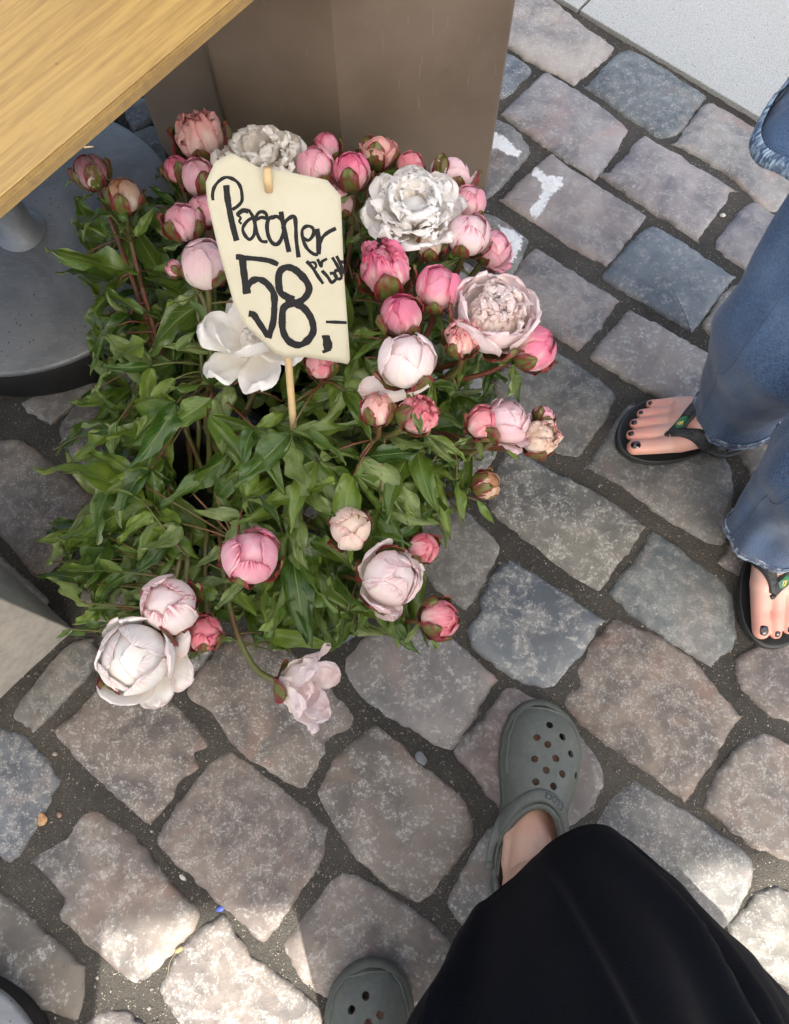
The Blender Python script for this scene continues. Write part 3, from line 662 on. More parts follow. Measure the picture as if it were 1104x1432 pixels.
PT = dict(
    wrap=P('petal', 2.45, .86, .02, 1.0, 1.0, curl=.10, ruf=.05), wrapL=P('petal', 2.85, .80, .02, 1.0, 1.0, curl=.10, ruf=.06),
    wide=P('petal', 2.6, 1.15, .02, 1.0, 1.0, curl=.05, ruf=.04, tip=6),
    rump=P('petal', 2.9, .62, .05, .92, .8, curl=-.3, ruf=.35, jag=.10, notch=.08),
    bowl=P('petal', 2.0, 1.0, .02, .88, 1.05, curl=.2, ruf=.10, notch=.04, tip=4), bowlc=P('petal', 2.35, 1.02, .02, 1.02, 1.0, curl=.15, ruf=.08, notch=.04, tip=4.5), guard=P('petal', 1.75, .78, -.05, .50, 1.6, curl=.3, ruf=.2, flare=.5, notch=.06, tip=4),
    flat=P('petal', 1.35, .62, .05, .55, 1.2, curl=.3, ruf=.20, notch=.06, jag=.03, tip=4), mid=P('petal', 1.15, .46, .5, .75, .7, curl=.2, ruf=.22, notch=.08, jag=.04, tip=6),
    ruf=P('petal', .90, .30, 1.25, .75, .30, curl=.2, ruf=.26, notch=.12, jag=.06, nu=11, nv=11), rufb=P('petal', .78, .38, 1.15, 1.5, .4, curl=.2, ruf=.22, notch=.10, jag=.05, nu=11, nv=11),
    flute=P('petal', 1.9, .66, .55, .42, .9, curl=.3, ruf=.2, flare=.35, notch=.10, jag=.06, tip=4),
    sepal=P('sepal', 1.75, .62, .0, .98, 1.0, curl=.25, ruf=.12, mat=SEPAL, tip=2.4), sepalL=P('sepal', 2.2, .72, .0, .97, 1.0, curl=.3, ruf=.18, mat=SEPAL, tip=2.6), sepalS=P('sepal', .9, .42, -.1, .8, 1.05, curl=.3, ruf=.1, mat=SEPAL, tip=2.2),
    bract=P('bract', 1.6, .26, -.3, .35, .5, curl=-.4, ruf=.25, mat=LEAF, tip=1.8))
def core_mesh(n):
    bm = bmesh.new(); bmesh.ops.create_icosphere(bm, subdivisions=4, radius=1); uvl = bm.loops.layers.uv.new('UVMap')
    for v in bm.verts:
        q = v.co.copy(); a = math.atan2(q.y, q.x); fold = abs(sin(a * 2.5 + q.z * 2.2 + n)) * max(0, q.z) ** .7
        v.co = q * (1 - .10 * fold * (1 - max(0, q.z) ** 6) + .03 * noise.noise(q * 2.5 + Vector((n, 0, 0))))
    for f in bm.faces:
        f.smooth = True
        for l in f.loops: l[uvl].uv = (.5 + l.vert.co.z * .3, .5 + .35 * math.atan2(l.vert.co.y, l.vert.co.x) / pi)
    m = bpy.data.meshes.new('blossom'); bm.to_mesh(m); bm.free(); m.materials.append(PETAL); return m
CORES = [core_mesh(i) for i in range(4)]
def Rz(a): return Matrix.Rotation(a, 4, 'Z')
def Ry(a): return Matrix.Rotation(a, 4, 'Y')
def T(x, y, z): return Matrix.Translation((x, y, z))
def S(s): return Matrix.Scale(s, 4)
def flower_parts(kind, r):
    """list of (name key, matrix in blossom units) ; the blossom's own mesh is a core ball of the scale returned"""
    L = []; U = r.uniform; a0 = U(0, 6)
    def add(key, az, sc_, tilt=0, base=None, rr=0):
        b = -1 * sc_ if base is None else base
        L.append((key, Rz(a0 + az) @ T(rr, 0, b) @ Ry(tilt) @ S(sc_)))
    core = .90
    if kind in ('bud', 'small', 'dark'):
        for i in range(5): add('wrap', i * 2.4 + U(-.2, .2), .93 + .02 * i, U(-.06, .06))
        for i in range(3): add('wrapL', i * 2.1 + U(-.3, .3), 1.02 + .015 * i, U(-.06, .10))
        n = {'bud': 4, 'small': 4, 'dark': 5}[kind]
        for i in range(n): add('sepalL' if (i % 2 or kind == 'dark') else 'sepal', i * 6.283 / n + U(-.25, .25), 1.10 + .02 * (i % 2), U(-.04, .12))
        for i in range(2): add('bract', U(0, 6), 1.1, U(-.1, .5))
    elif kind == 'globe':
        for i in range(4): add('wide', i * 1.75 + U(-.2, .2), .95 + .02 * i, U(-.05, .05))
        for i in range(2): add('wrapL', i * 2.6 + U(-.3, .3), 1.04 + .01 * i, U(-.02, .12))
        for i in range(4): add('sepal', i * 1.6 + U(-.3, .3), 1.08 + .02 * (i % 2), U(-.04, .18))
        add('bract', U(0, 6), 1.2, .3)
    elif kind == 'rump':
        core = .78
        for i in range(9): add('rump', i * 2.4 + U(-.2, .2), .84 + .015 * i, U(-.08, .08))
        for i in range(9): L.append(('ruf', Rz(U(0, 6.28)) @ T(U(0, .3), 0, .25) @ S(.62)))
        for i in range(4): add('sepalL' if i % 2 else 'sepal', i * 1.6 + U(-.3, .3), 1.08, U(-.04, .15))
    elif kind == 'half':
        core = .76
        for i in range(4): add('wide', i * 1.75 + U(-.3, .3), .80 + .02 * i, U(-.1, .1), base=-.86)
        for i in range(2): add('wrapL', i * 2.6 + U(-.3, .3), .86, U(-.1, .1), base=-.88)
        for i in range(4): add('bowlc', i * 1.65 + U(-.25, .25), .94 + .03 * (i % 2), U(-.10, .02), base=-.95)
        for i in range(3): add('bowl', i * 1.9 + .5 + U(-.2, .2), 1.0, U(-.08, .06), base=-.98)
        for i in range(3): add('guard', 1 + i * .9 + U(-.2, .2), .92, U(-.25, .0), base=-.98)
        for i in range(4): add('sepalS' if i % 2 else 'sepal', i * 1.6 + U(-.3, .3), 1.06, U(-.05, .2))
    elif kind == 'cup':
        core = .45
        for i in range(8): add('bowl', i * .785 + U(-.1, .1), 1.0 + .05 * (i % 2), -.06 + U(-.05, .05), base=-1)
        for i in range(8): add('bowl', i * .785 + .4 + U(-.1, .1), .80 + .04 * (i % 2), .02, base=-.85)
        for i in range(10): add('mid', i * .63 + U(-.1, .1), 1.0, -.45 + U(-.1, .1), base=-.55, rr=.12)
        for i in range(74):
            rr = .74 * sqrt(r.random()); add('rufb' if i % 2 else 'ruf', U(0, 6.28), U(.8, 1.0), rr * -.3 + U(-.2, .2), base=-.22 - rr * .25, rr=rr)
        for i in range(4): add('sepal', i * 1.6 + U(-.3, .3), 1.08, U(-.05, .2))
    elif kind == 'double':
        core = .42
        for i in range(8): add('flat', i * .785 + U(-.1, .1), 1.0, U(-.1, .15), base=-.62)
        for i in range(10): add('guard', i * .63 + U(-.1, .1), .66, -.35 + U(-.15, .15), base=-.60)
        for i in range(12): add('mid', i * .52 + U(-.1, .1), .92, -.2 + U(-.12, .12), base=-.55, rr=.1)
        for i in range(44):
            rr = .62 * sqrt(r.random()); add('ruf' if i % 3 else 'rufb', U(-.7, .7) + i * 2.4, U(.68, .86), .12 + rr * .95 + U(-.15, .15), base=-.28 - rr * .35, rr=rr)
        for i in range(4): add('sepalS', i * 1.6, .55, .2, base=-.8)
    elif kind == 'flute':
        core = .35
        for i in range(6): add('flute', i * 1.05 + U(-.1, .1), .92, U(-.1, .1), base=-.9)
        for i in range(5): add('flute', i * 1.25 + .5 + U(-.1, .1), .78, U(-.2, .0), base=-.85)
        for i in range(3): add('bowlc', i * 2.1, .62, 0, base=-.9)
        for i in range(3): add('sepal' if i % 2 else 'sepalS', i * 2.1 + U(-.3, .3), .72, U(-.1, .2), base=-.93)
    elif kind == 'loose':
        core = .35
        for i in range(6): add('flat', i * 1.05 + U(-.1, .1), 1.05, U(-.1, .2), base=-.55)
        for i in range(4): add('bowl', i * 1.6 + U(-.2, .2), .62, U(-.1, .1), base=-.5)
        for i in range(8): add('ruf', U(0, 6.28), .6, 0, base=-.3, rr=U(0, .3))
        for i in range(4): add('sepalS', i * 1.6, .45, .3, base=-.72)
    elif kind == 'burst':                 # a bud whose petals have just let go on one side
        core = .60
        for i in range(3): add('wide', i * 2.0 + U(-.2, .2), .72, U(-.1, .1), base=-.8)
        for i in range(5): add('bowl', i * 1.25, .86, U(-.15, .1), base=-.9)
        for i in range(5): add('sepalL' if i % 2 else 'sepal', i * 1.3 + U(-.2, .2), .98, U(-.1, .25))
    return core, L
C = dict(shell=(.97, .83, .82), white=(.97, .965, .935), ivory=(.95, .91, .83), pale=(.95, .70, .75), blush=(.95, .47, .58), pink=(.92, .25, .41), hot=(.74, .14, .27), coral=(.90, .28, .34), peach=(.93, .50, .44), cream=(.95, .76, .62), tan=(.60, .33, .17), maroon=(.32, .06, .09), green=(.42, .40, .14))
# px, py, height, diameter px, kind, axis, colour, streaks, bucket, label
FL = [
 (283, 195, .36, 74, 'rump', (-.2, .2, 1), 'peach', .5, 2, 'rumpled cream and pink peony ball furthest back left, against the column'),
 (360, 212, .40, 116, 'double', (-.1, .1, 1), 'ivory', 0, 2, 'frilly ivory double peony rising behind the top edge of the price sign'),
 (456, 207, .36, 40, 'bud', (.1, .3, 1), 'pink', .8, 2, 'small pointed pink peony bud right at the back against the column corner'),
 (440, 232, .40, 52, 'globe', (-.2, 0, 1), 'blush', .7, 2, 'pale pink bud with maroon sepals peeping over the top right of the price sign'),
 (493, 240, .40, 52, 'bud', (0, .2, 1), 'pink', .7, 2, 'pink bud half wrapped in maroon sepals between the sign and big white peony'),
 (530, 209, .38, 60, 'burst', (.1, .3, 1), 'peach', .5, 2, 'peach and pink bud opening at its tip just above the big white peony'),
 (575, 231, .37, 38, 'small', (.2, .3, 1), 'coral', .6, 2, 'small coral bud tucked behind the big white peony on its upper right'),
 (634, 241, .37, 66, 'burst', (.3, .5, .8), 'pale', .1, 2, 'white peony just breaking open with two green sepals, beside the right edge of the column'),
 (580, 285, .42, 126, 'double', (0, -.12, 1), 'white', 0, 2, 'largest pure white fully open peony at the back of the bunch'),
 (655, 283, .38, 48, 'globe', (.3, .2, 1), 'blush', .8, 2, 'rounded pink blossom right of the big white peony'),
 (657, 328, .40, 60, 'globe', (.2, 0, 1), 'pale', .9, 2, 'pale pink bud with a magenta edge below right of the big white peony'),
 (690, 346, .37, 56, 'half', (.5, .2, .8), 'blush', .3, 2, 'pink and cream half open peony at the right edge over the white paint smudge'),
 (600, 342, .39, 42, 'dark', (0, 0, 1), 'cream', .4, 2, 'small greenish yellow bud in maroon sepals directly below the big white peony'),
 (536, 377, .40, 78, 'rump', (-.25, 0, 1), 'pink', .8, 2, 'tall streaky deep pink peony bud just right of the price sign'),
 (613, 403, .40, 64, 'globe', (.1, .1, 1), 'pink', .3, 2, 'smooth rose pink bud left of the big blush cup peony'),
 (693, 438, .40, 112, 'cup', (.15, .0, 1), 'shell', .15, 2, 'large blush cup shaped open peony packed with cream petals, right side'),
 (561, 441, .41, 60, 'bud', (-.1, -.1, 1), 'hot', .8, 2, 'round magenta and cream bud between the sign and the rose pink bud'),
 (648, 473, .40, 56, 'rump', (-.1, -.2, 1), 'peach', 1, 2, 'withered crumpled pinkish brown bud below the blush cup peony'),
 (747, 486, .36, 62, 'bud', (.9, -.1, .6), 'pink', .5, 2, 'bright pink bud with a maroon sepal leaning out to the far right'),
 (570, 505, .41, 80, 'globe', (0, -.1, 1), 'shell', .2, 2, 'big smooth pale pink globe bud with one fallen petal beneath it'),
 (528, 571, .35, 48, 'dark', (-.1, .2, 1), 'peach', .5, 2, 'brownish cream bud in dark sepals just right of the wooden sign stick'),
 (583, 579, .35, 58, 'rump', (.5, -.2, .7), 'coral', .5, 2, 'coral pink folded peony under the drooping petal of the pale globe'),
 (676, 590, .31, 50, 'bud', (.2, -.2, 1), 'coral', .6, 2, 'coral bud at the left of the pair on the right fringe'),
 (711, 588, .31, 68, 'half', (.5, .4, .8), 'pale', .2, 2, 'pale pink loose petalled peony between the coral bud and the rightmost bud'),
 (755, 612, .28, 54, 'rump', (.6, -.4, .8), 'cream', .8, 2, 'cream and pink bud at the far right end of the bunch'),
 (762, 578, .28, 34, 'burst', (.5, .5, .7), 'blush', .2, 2, 'small pink petals of the topmost blossom at the far right end'),
 (680, 678, .22, 40, 'dark', (.9, 0, .5), 'tan', .5, 1, 'small orange brown bud on a long red stem reaching right, alone above the cobbles'),
 (490, 738, .27, 60, 'globe', (.1, -.1, 1), 'cream', .5, 1, 'cream globe bud with a green sepal in the lower middle of the leaves'),
 (548, 808, .25, 92, 'half', (.6, -.2, .7), 'shell', .4, 1, 'large blush half open peony at the lower right of the bunch'),
 (593, 767, .22, 44, 'bud', (.6, -.2, .8), 'coral', .9, 1, 'small coral bud just right of the large blush half open peony'),
 (615, 865, .20, 54, 'dark', (.8, -.1, .7), 'coral', .8, 1, 'red and cream bud lowest on the right with a pale leaf below it'),
 (352, 778, .28, 80, 'globe', (.15, .2, 1), 'blush', 1, 1, 'round pink bud with dark red rim in the lower left middle'),
 (237, 846, .26, 80, 'globe', (0, -.1, 1), 'shell', .9, 1, 'pale pink globe bud just above the large white peony at the lower left'),
 (285, 886, .22, 50, 'dark', (.1, .1, 1), 'coral', 1, 1, 'dark maroon bud beside the pale globe at the lower left'),
 (187, 920, .26, 112, 'half', (-.1, -.35, 1), 'white', .3, 1, 'large white half open peony with faint red streaks at the lower left'),
 (434, 962, .22, 110, 'flute', (.85, -.30, .25), 'shell', .1, 1, 'white and pink peony lowest of all, turned sideways on its long stem'),
 (127, 240, .34, 48, 'dark', (-.2, .2, 1), 'maroon', .3, 1, 'dark purple bud over the zinc base, nearest the plywood table'),
 (172, 273, .34, 48, 'dark', (.1, .2, 1), 'tan', .4, 1, 'green and maroon bud over the zinc base, second from the plywood table'),
 (247, 238, .35, 38, 'dark', (-.3, .3, 1), 'pink', .6, 1, 'maroon and pink bud behind a pointed leaf at the left of the back row'),
 (279, 248, .37, 52, 'bud', (-.1, .1, 1), 'blush', .6, 1, 'pale pink bud with maroon sepals left of the top of the price sign'),
 (256, 312, .38, 52, 'dark', (0, -.1, 1), 'blush', .3, 1, 'olive and maroon bud on a tall bare reddish stem left of the sign'),
 (287, 295, .37, 46, 'globe', (.1, 0, 1), 'blush', .2, 1, 'pale pink bud half hidden behind the left edge of the sign'),
 (287, 368, .38, 68, 'globe', (.1, 0, 1), 'pale', .1, 1, 'smooth pale pink globe at the left edge of the sign'),
 (245, 375, .35, 26, 'rump', (-.8, -.1, .6), 'blush', 1, 1, 'tiny white and red striped bud left of the smooth pale globe'),
 (350, 464, .35, 132, 'loose', (-.15, -.1, 1), 'white', 0, 1, 'open pale peony with wide loose petals beneath the lower left of the sign'),
 (450, 508, .33, 46, 'bud', (.1, -.2, 1), 'coral', .6, 2, 'coral bud showing under the bottom right corner of the sign'),
 (473, 278, .36, 50, 'globe', (.1, 0, 1), 'blush', .6, 2, 'pink bud half hidden behind the upper right edge of the sign'),
]
# ------------------------------------------------------------------ leaves
def leaf(seed, Wd, droop, fold, wav, nu=15, nv=9):
    wav *= 1.7
    V = []; uv = []; x = z = 0; prev = 0; rr = random.Random(seed)
    bend = rr.uniform(-.25, .25); tw = rr.uniform(-.7, .7)
    for i in range(nu):
        u = i / (nu - 1); ds = u - prev; prev = u; b = .18 - droop * u; x += cos(b) * ds; z += sin(b) * ds
        wd = Wd * (sin(pi * min(1, .04 + u ** .82 * .96)) ** .85) * (1 - .35 * u) + .003
        for j in range(nv):
            v = -1 + 2 * j / (nv - 1); t = v * wd
            wv = wav * noise.noise(Vector((u * 5 + seed, v * 1.1, seed * .7))) * abs(v)
            zz = abs(t) * fold * (1 - .7 * u * (seed % 2 > 1)) + wv * (.4 + abs(v)); yy = t * sqrt(max(.1, 1 - fold * fold * .6)); a = tw * u
            y2 = yy * cos(a) - zz * sin(a); z2 = yy * sin(a) + zz * cos(a)
            V.append((x, y2 + bend * u * u, z + z2)); uv.append((u, j / (nv - 1)))
    m = mesh('leaf', V, grid_faces(nu, nv), [LEAF], uv=uv); m.flip_normals(); return m
LEAVES = [leaf(i * 3.3, *q) for i, q in enumerate([(.15, .5, .35, .06), (.17, .9, .5, .08), (.13, .3, .65, .05), (.19, .7, .25, .10), (.15, 1.3, .45, .08), (.12, .6, .8, .06), (.20, .4, .4, .09), (.16, 1.0, .15, .11), (.14, -.2, .5, .07), (.17, .2, .6, .10)])]
FOL = [(92, 236), (150, 250), (172, 300), (215, 190), (250, 250), (300, 210), (500, 215), (560, 230), (640, 330), (660, 400), (705, 500), (725, 530), (690, 560), (728, 600), (690, 645), (650, 640), (640, 700), (690, 735), (640, 745), (600, 740), (600, 790), (590, 880), (575, 925), (530, 870), (480, 905), (420, 905), (385, 930), (330, 880), (300, 860), (262, 935), (235, 880), (130, 890), (95, 893), (110, 835), (50, 805), (50, 745), (120, 725), (150, 690), (62, 628), (130, 625), (100, 575), (135, 540), (118, 480), (135, 420), (145, 400), (60, 362), (140, 350), (82, 330), (90, 310), (82, 270)]
SIGN = [(324.6, 214), (301, 226), (288, 255), (290, 281), (307, 353), (327.5, 426), (345, 457.5), (385.5, 495), (400, 501), (426, 499.6), (487, 510), (490, 504), (481, 379), (477, 273.5), (458, 252), (403, 240), (362, 234)]
rf = random.Random(21)
peonies = []
def bez(a, b, c, d, t): return a * (1 - t) ** 3 + b * (3 * t * (1 - t) ** 2) + c * (3 * t * t * (1 - t)) + d * t ** 3
for (px, py, z, dpx, kind, ax, colr, st, bu, label) in FL:
    head = at(px, py, z); dep = proj(head)[2]; R = dpx / 2 * dep / FPX * .96; A3 = (Vector(ax) + (Vector((0, .40, 0)) if kind in ('bud', 'dark', 'globe', 'burst', 'rump') and py < 640 else Vector((0, .12, 0)))).normalized()
    bb_ = BU1 if bu == 1 else BU2; a = rf.uniform(0, 6.28); base = bb_ + Vector((cos(a) * .05, sin(a) * .05, .02))
    q = A3.to_track_quat('Z', 'Y').to_matrix().to_4x4()
    neck = head - A3 * (R * {'double': .62, 'loose': .6, 'flute': .95}.get(kind, .98))
    out = (head - bb_); out.z = 0; rim = bb_ + out.normalized() * min(.085, out.length * .7); rim.z = .19
    hd = (neck - rim).length
    p = [base] + [bez(base.lerp(rim, .85), rim + Vector((0, 0, .035)), neck - A3 * hd * .38 - Vector((0, 0, .02)), neck, t) for t in [i / 9 for i in range(10)]]
    root = empty('peony', tuple(base)); tag(root, label, 'peony', 'cut peonies in the buckets')
    cr = .0034 if kind in ('bud', 'small', 'dark', 'burst') else .0040
    V, F = tube(catmull(p, 2), [cr * 1.1] * 10 + [cr] * (len(catmull(p, 2)) - 10), 8); 
    core, parts = flower_parts(kind, rf)
    BM = T(*head) @ q @ S(R)
    bl = obj('blossom', CORES[rf.randrange(4)], root, BM @ S(core) if kind not in ('double', 'loose', 'flute') else BM @ T(0, 0, -.35) @ S(core))
    base_c = Vector(C[colr])
    bl.color = (*base_c, st * .8)
    for key, M in parts:
        name = 'sepal' if key.startswith('sepal') else ('bract' if key == 'bract' else 'petal')
        o = obj(name, rf.choice(PT[key]), bl, BM @ M)
        j = rf.uniform(-.05, .02); inner = key in ('ruf', 'rufb', 'mid')
        cc = base_c.lerp(Vector((.84, .76, .64)), .35 if (inner and kind != 'double') else 0)
        cc = cc.lerp(Vector(C['white']), rf.uniform(0, .22) if name == 'petal' else 0)
        o.color = (min(.97, cc.x + j * .5), min(.96, cc.y + j), min(.93, cc.z + j), st * rf.choice((.3, 1, 1)))
    peonies.append(dict(root=root, p=catmull(p, 2), head=head, px=(px, py), R=dpx / 2, dep=dep, V=V, F=F, kind=kind, n=0, blm=BM, bu=bb_))
# the drooping fallen petal under the pale globe, and loose upright petals
def near(p, z0=.0):
    best = None
    for f in peonies:
        for k, q in enumerate(f['p'][9:-2]):
            d = (q - p).length + .03 * (f['n'] > 26) + .0015 * f['n']
            if best is None or d < best[0]: best = (d, f, q)
    return best
def leaf_frame(b, t, roll, droop_up=Vector((0, 0, 1))):
    x = (t - b); L = x.length; x = x / L; n = droop_up - x * droop_up.dot(x)
    n = n.normalized() if n.length > 1e-3 else x.orthogonal().normalized(); n = Matrix.Rotation(roll, 3, x) @ n; y = n.cross(x)
    return Matrix(((x.x * L, y.x * L, n.x * L, b.x), (x.y * L, y.y * L, n.y * L, b.y), (x.z * L, y.z * L, n.z * L, b.z), (0, 0, 0, 1)))
HOLE0 = [(236, 596), (285, 590), (334, 655), (325, 705), (295, 722), (242, 700)]
def blocked(pt, lim=.72):
    x, y, d = proj(pt)
    if inside((x, y), HOLE0) and rf.random() < .85: return True
    for k_ in (40, 44, 31, 35):
        if k_ < len(peonies):
            for q in peonies[k_]['p'][-2:5:-1][:9]:
                a_, b_, c_ = proj(q)
                if abs(a_ - x) < 11 and abs(b_ - y) < 14 and d < c_ + .02: return True
    for f in peonies:
        if (x - f['px'][0]) ** 2 + (y - f['px'][1]) ** 2 < (f['R'] * lim) ** 2 and d < f['dep'] + .035: return True
    return inside((x, y), SIGN) and d < .86
nleaf = 0
def put_leaf(f, b, t, roll, mesh_=None, up=Vector((0, 0, 1)), wid=1.0):
    global nleaf
    M = leaf_frame(b, t, roll, up); M = M @ Matrix.Diagonal((1, wid, 1, 1))
    o = obj('leaf', mesh_ or rf.choice(LEAVES), f['root'], M); f['n'] += 1; nleaf += 1; return o
def petiole(f, a, b, r=.0013):
    m_ = (a + b) / 2 + Vector((0, 0, .008)); tube(catmull([a, m_, b], 4), [r * 1.25] * 4 + [r] * 5, 6, False, f['V'], f['F'])
def canopy_z(x, y):
    dx, dy = x - 420, y - 500
    d = sqrt((dx / 330) ** 2 + (dy / 390) ** 2)
    return max(.12, .30 - .14 * d * d)
# explicit large leaves: base px, tip px, base z, tip z, roll, width
EX = [((200, 700), (66, 628), .22, .20, .5, 1.0), ((215, 705), (52, 745), .20, .19, -.2, .85), ((190, 735), (52, 765), .18, .15, .3, .8), ((165, 770), (57, 806), .17, .13, -.3, .9), ((172, 800), (75, 806), .19, .17, .6, 1.0), ((190, 800), (110, 830), .18, .15, 0, .8),
 ((195, 385), (62, 362), .30, .33, .2, .95), ((155, 300), (92, 310), .34, .33, .2, 1), ((150, 330), (84, 272), .32, .33, 0, .9), ((135, 255), (84, 234), .33, .34, .3, 1.1), ((250, 270), (212, 230), .34, .35, .2, 1), ((245, 285), (206, 262), .33, .34, -.3, .8), ((178, 310), (140, 262), .33, .36, 0, .9), ((190, 330), (222, 296), .32, .34, .3, 1.3),
 ((200, 440), (135, 405), .28, .30, .3, 1), ((205, 480), (120, 520), .27, .24, .4, 1), ((245, 530), (200, 620), .27, .24, .2, 1.2), ((260, 540), (225, 600), .27, .23, -.3, 1.1), ((165, 590), (150, 660), .24, .20, .2, 1.1), ((220, 615), (200, 690), .23, .20, -.2, 1.1), ((165, 600), (100, 606), .22, .2, .1, .9),
 ((248, 490), (270, 460), .30, .31, .2, 1.2), ((330, 650), (395, 715), .26, .24, .1, 1.5), ((380, 700), (475, 690), .27, .27, .2, 1.4), ((505, 640), (590, 640), .27, .26, 0, 1.7), ((350, 640), (455, 625), .28, .27, .2, 1.3), ((600, 655), (637, 752), .23, .20, .3, .8), ((668, 700), (688, 738), .21, .18, 0, .9), ((655, 645), (640, 675), .25, .24, .3, 1.0), ((705, 610), (720, 650), .27, .25, 0, 1.1),
 ((575, 735), (575, 690), .23, .26, 0, 1.1), ((520, 750), (578, 755), .24, .24, .2, 1.3), ((478, 765), (498, 800), .23, .21, .2, 1.2), ((545, 860), (576, 925), .19, .16, .2, 1.1), ((565, 855), (545, 890), .18, .15, -.3, .9), ((590, 875), (600, 902), .17, .14, 0, .9), ((492, 870), (462, 918), .17, .12, .2, .9), ((375, 815), (392, 900), .20, .14, .2, 1.2), ((420, 830), (415, 885), .2, .15, -.2, 1.5), ((305, 830), (240, 830), .22, .22, .1, 1.3), ((270, 690), (300, 640), .24, .3, .3, 1.0), ((300, 690), (335, 740), .24, .22, 0, 1.0), ((100, 880), (80, 895), .15, .14, 0, 1), ((150, 872), (98, 893), .16, .13, .3, .8), ((245, 910), (268, 942), .15, .12, 0, 1),
 ((700, 500), (660, 545), .30, .30, .2, 1.0), ((715, 515), (730, 560), .28, .25, .2, 1.4), ((650, 500), (640, 545), .31, .29, .3, 1.1), ((600, 590), (610, 525), .31, .33, .2, 1.1), ((545, 470), (490, 510), .36, .35, .1, 1.2), ((495, 470), (535, 462), .36, .37, .2, 1.5), ((555, 420), (570, 372), .38, .41, .3, 1.0), ((640, 545), (580, 530), .31, .32, .2, 1.1), ((505, 330), (530, 300), .37, .38, .2, 1.0), ((485, 345), (525, 322), .36, .37, -.2, 1.3), ((600, 610), (655, 640), .28, .25, 0, 1.0), ((510, 500), (555, 560), .33, .30, .1, 1.2), ((495, 420), (540, 390), .35, .34, .2, 1.1)]
for (b, t, zb, zt, roll, wd) in EX:
    B3, T3 = at(*b, zb), at(*t, zt); d, f, q = near(B3)
    put_leaf(f, B3, T3, roll, wid=wd); petiole(f, q, B3)
    if (q - B3).length > .08:      # more leaflets along a long leaf stalk
        for u_ in (.45, .75):
            c_ = q.lerp(B3, u_); dd = (T3 - B3).normalized(); s_ = rf.choice((-1, 1)); v_ = Matrix.Rotation(s_ * rf.uniform(.6, 1.1), 3, 'Z') @ dd
            tt = c_ + v_ * rf.uniform(.05, .075)
            if inside(proj(tt)[:2], FOL) and not blocked(tt): put_leaf(f, c_, tt, rf.uniform(-.4, .4))
# leaf clusters over the canopy
pts_ = []; tries = 0; HOLE = [(232, 590), (285, 580), (338, 650), (335, 700), (300, 728), (240, 705)]
while tries < 9000 and len(pts_) < 330:
    tries += 1; x, y = rf.uniform(60, 740), rf.uniform(230, 930)
    if not inside((x, y), FOL) or (inside((x, y), HOLE) and rf.random() < .93): continue
    mind = 24 if 150 < x < 600 and y < 860 else 26
    if any((x - a) ** 2 + (y - b) ** 2 < mind * mind for a, b, *_ in pts_): continue
    pts_.append((x, y))
for (x, y) in pts_:
    z = canopy_z(x, y) + rf.uniform(-.09, .03)
    for _ in range(5):
        c_ = at(x, y, z)
        if blocked(c_, 1.0) or blocked(c_ + Vector((0, 0, .02)), .9): z -= .03
        else: break
    z = max(z, .06); c_ = at(x, y, z); 
    # leave what stands behind them: stay in front of the column
    if (c_ - PM).dot(((PR - PM).cross(Vector((0, 0, 1)))).normalized()) < .02 and c_.y > .85: continue
    d, f, q = near(c_)
    o_ = c_ - (BU1.lerp(BU2, .5)); o_.z = 0; o_ = o_.normalized()
    dq = c_ - q; dq.z = 0
    dr = (o_ * .7 + (dq.normalized() if dq.length > .01 else o_) * .6 + Vector((rf.uniform(-.5, .5), rf.uniform(-.5, .5), 0))).normalized()
    if d > .012: petiole(f, q, c_)
    n = rf.choice((3, 3, 4, 5)); L0 = rf.uniform(.080, .130)
    for k in range(n):
        a = [0, .75, -.75, 1.5, -1.5][k] + rf.uniform(-.25, .25); v_ = Matrix.Rotation(a, 3, 'Z') @ dr
        L = L0 * [1, .85, .85, .7, .7][k] * rf.uniform(.85, 1.1); v_ = (v_ + Vector((0, 0, rf.uniform(-.85, .35)))).normalized()
        for shrink in (1, .75, .55):
            tt = c_ + v_ * L * shrink; tp = proj(tt); mdl = c_.lerp(tt, .5)
            if inside(tp[:2], FOL) and not blocked(tt) and not blocked(mdl) and tt.z > .015 and not (tt - slab_a).dot(snor) > 0:
                put_leaf(f, c_ + v_ * .004, tt, rf.choice((rf.uniform(-.6, .6), rf.uniform(-1.3, 1.3), rf.uniform(2.4, 3.6) if rf.random() < .5 else .2)), wid=rf.uniform(.9, 1.35)); break
print('leaves', nleaf)
for f in peonies:
    obj('stem', mesh('stem', f['V'], f['F'], [STEM]), f['root'])
    if f['kind'] == 'globe' and abs(f['px'][0] - 570) < 3:
        M = leaf_frame(at(600, 535, .385), at(498, 546, .36), 2.9); o = obj('petal', petal('petal', 1.0, .26, .2, -.25, .8, 4.0, ruf=.08), f['root'], M); o.color = (.82, .70, .68, .1)
# cut stub among the leaves at the left
# ------------------------------------------------------------------ price sign
sg = empty('price_sign', tuple(at(412, 612, .26))); tag(sg, 'cream paper price sign reading Pæoner 58,- on a wooden stick in the peonies', 'price sign')
Sc = at(395, 372, .475); camv = (Vector((0, 0, CAM_H)) - Sc).normalized(); SN = (camv + Vector((0, -.22, -.05))).normalized()
def onsign(px, py, off=0):
    d = at(px, py, 0) - Vector((0, 0, CAM_H)); t = (Sc - Vector((0, 0, CAM_H))).dot(SN) / d.dot(SN)
    return Vector((0, 0, CAM_H)) + d * t + SN * off
SX = (onsign(500, 372) - Sc).normalized(); SY = SN.cross(SX)
def curlz(q):       # gentle bow of the sheet
    l = q - Sc; a, b = l.dot(SX), l.dot(SY); return .25 * a * a - .12 * b * b + .0012 * sin(a * 60 + 1) + .0010 * sin(b * 75)
out2 = []
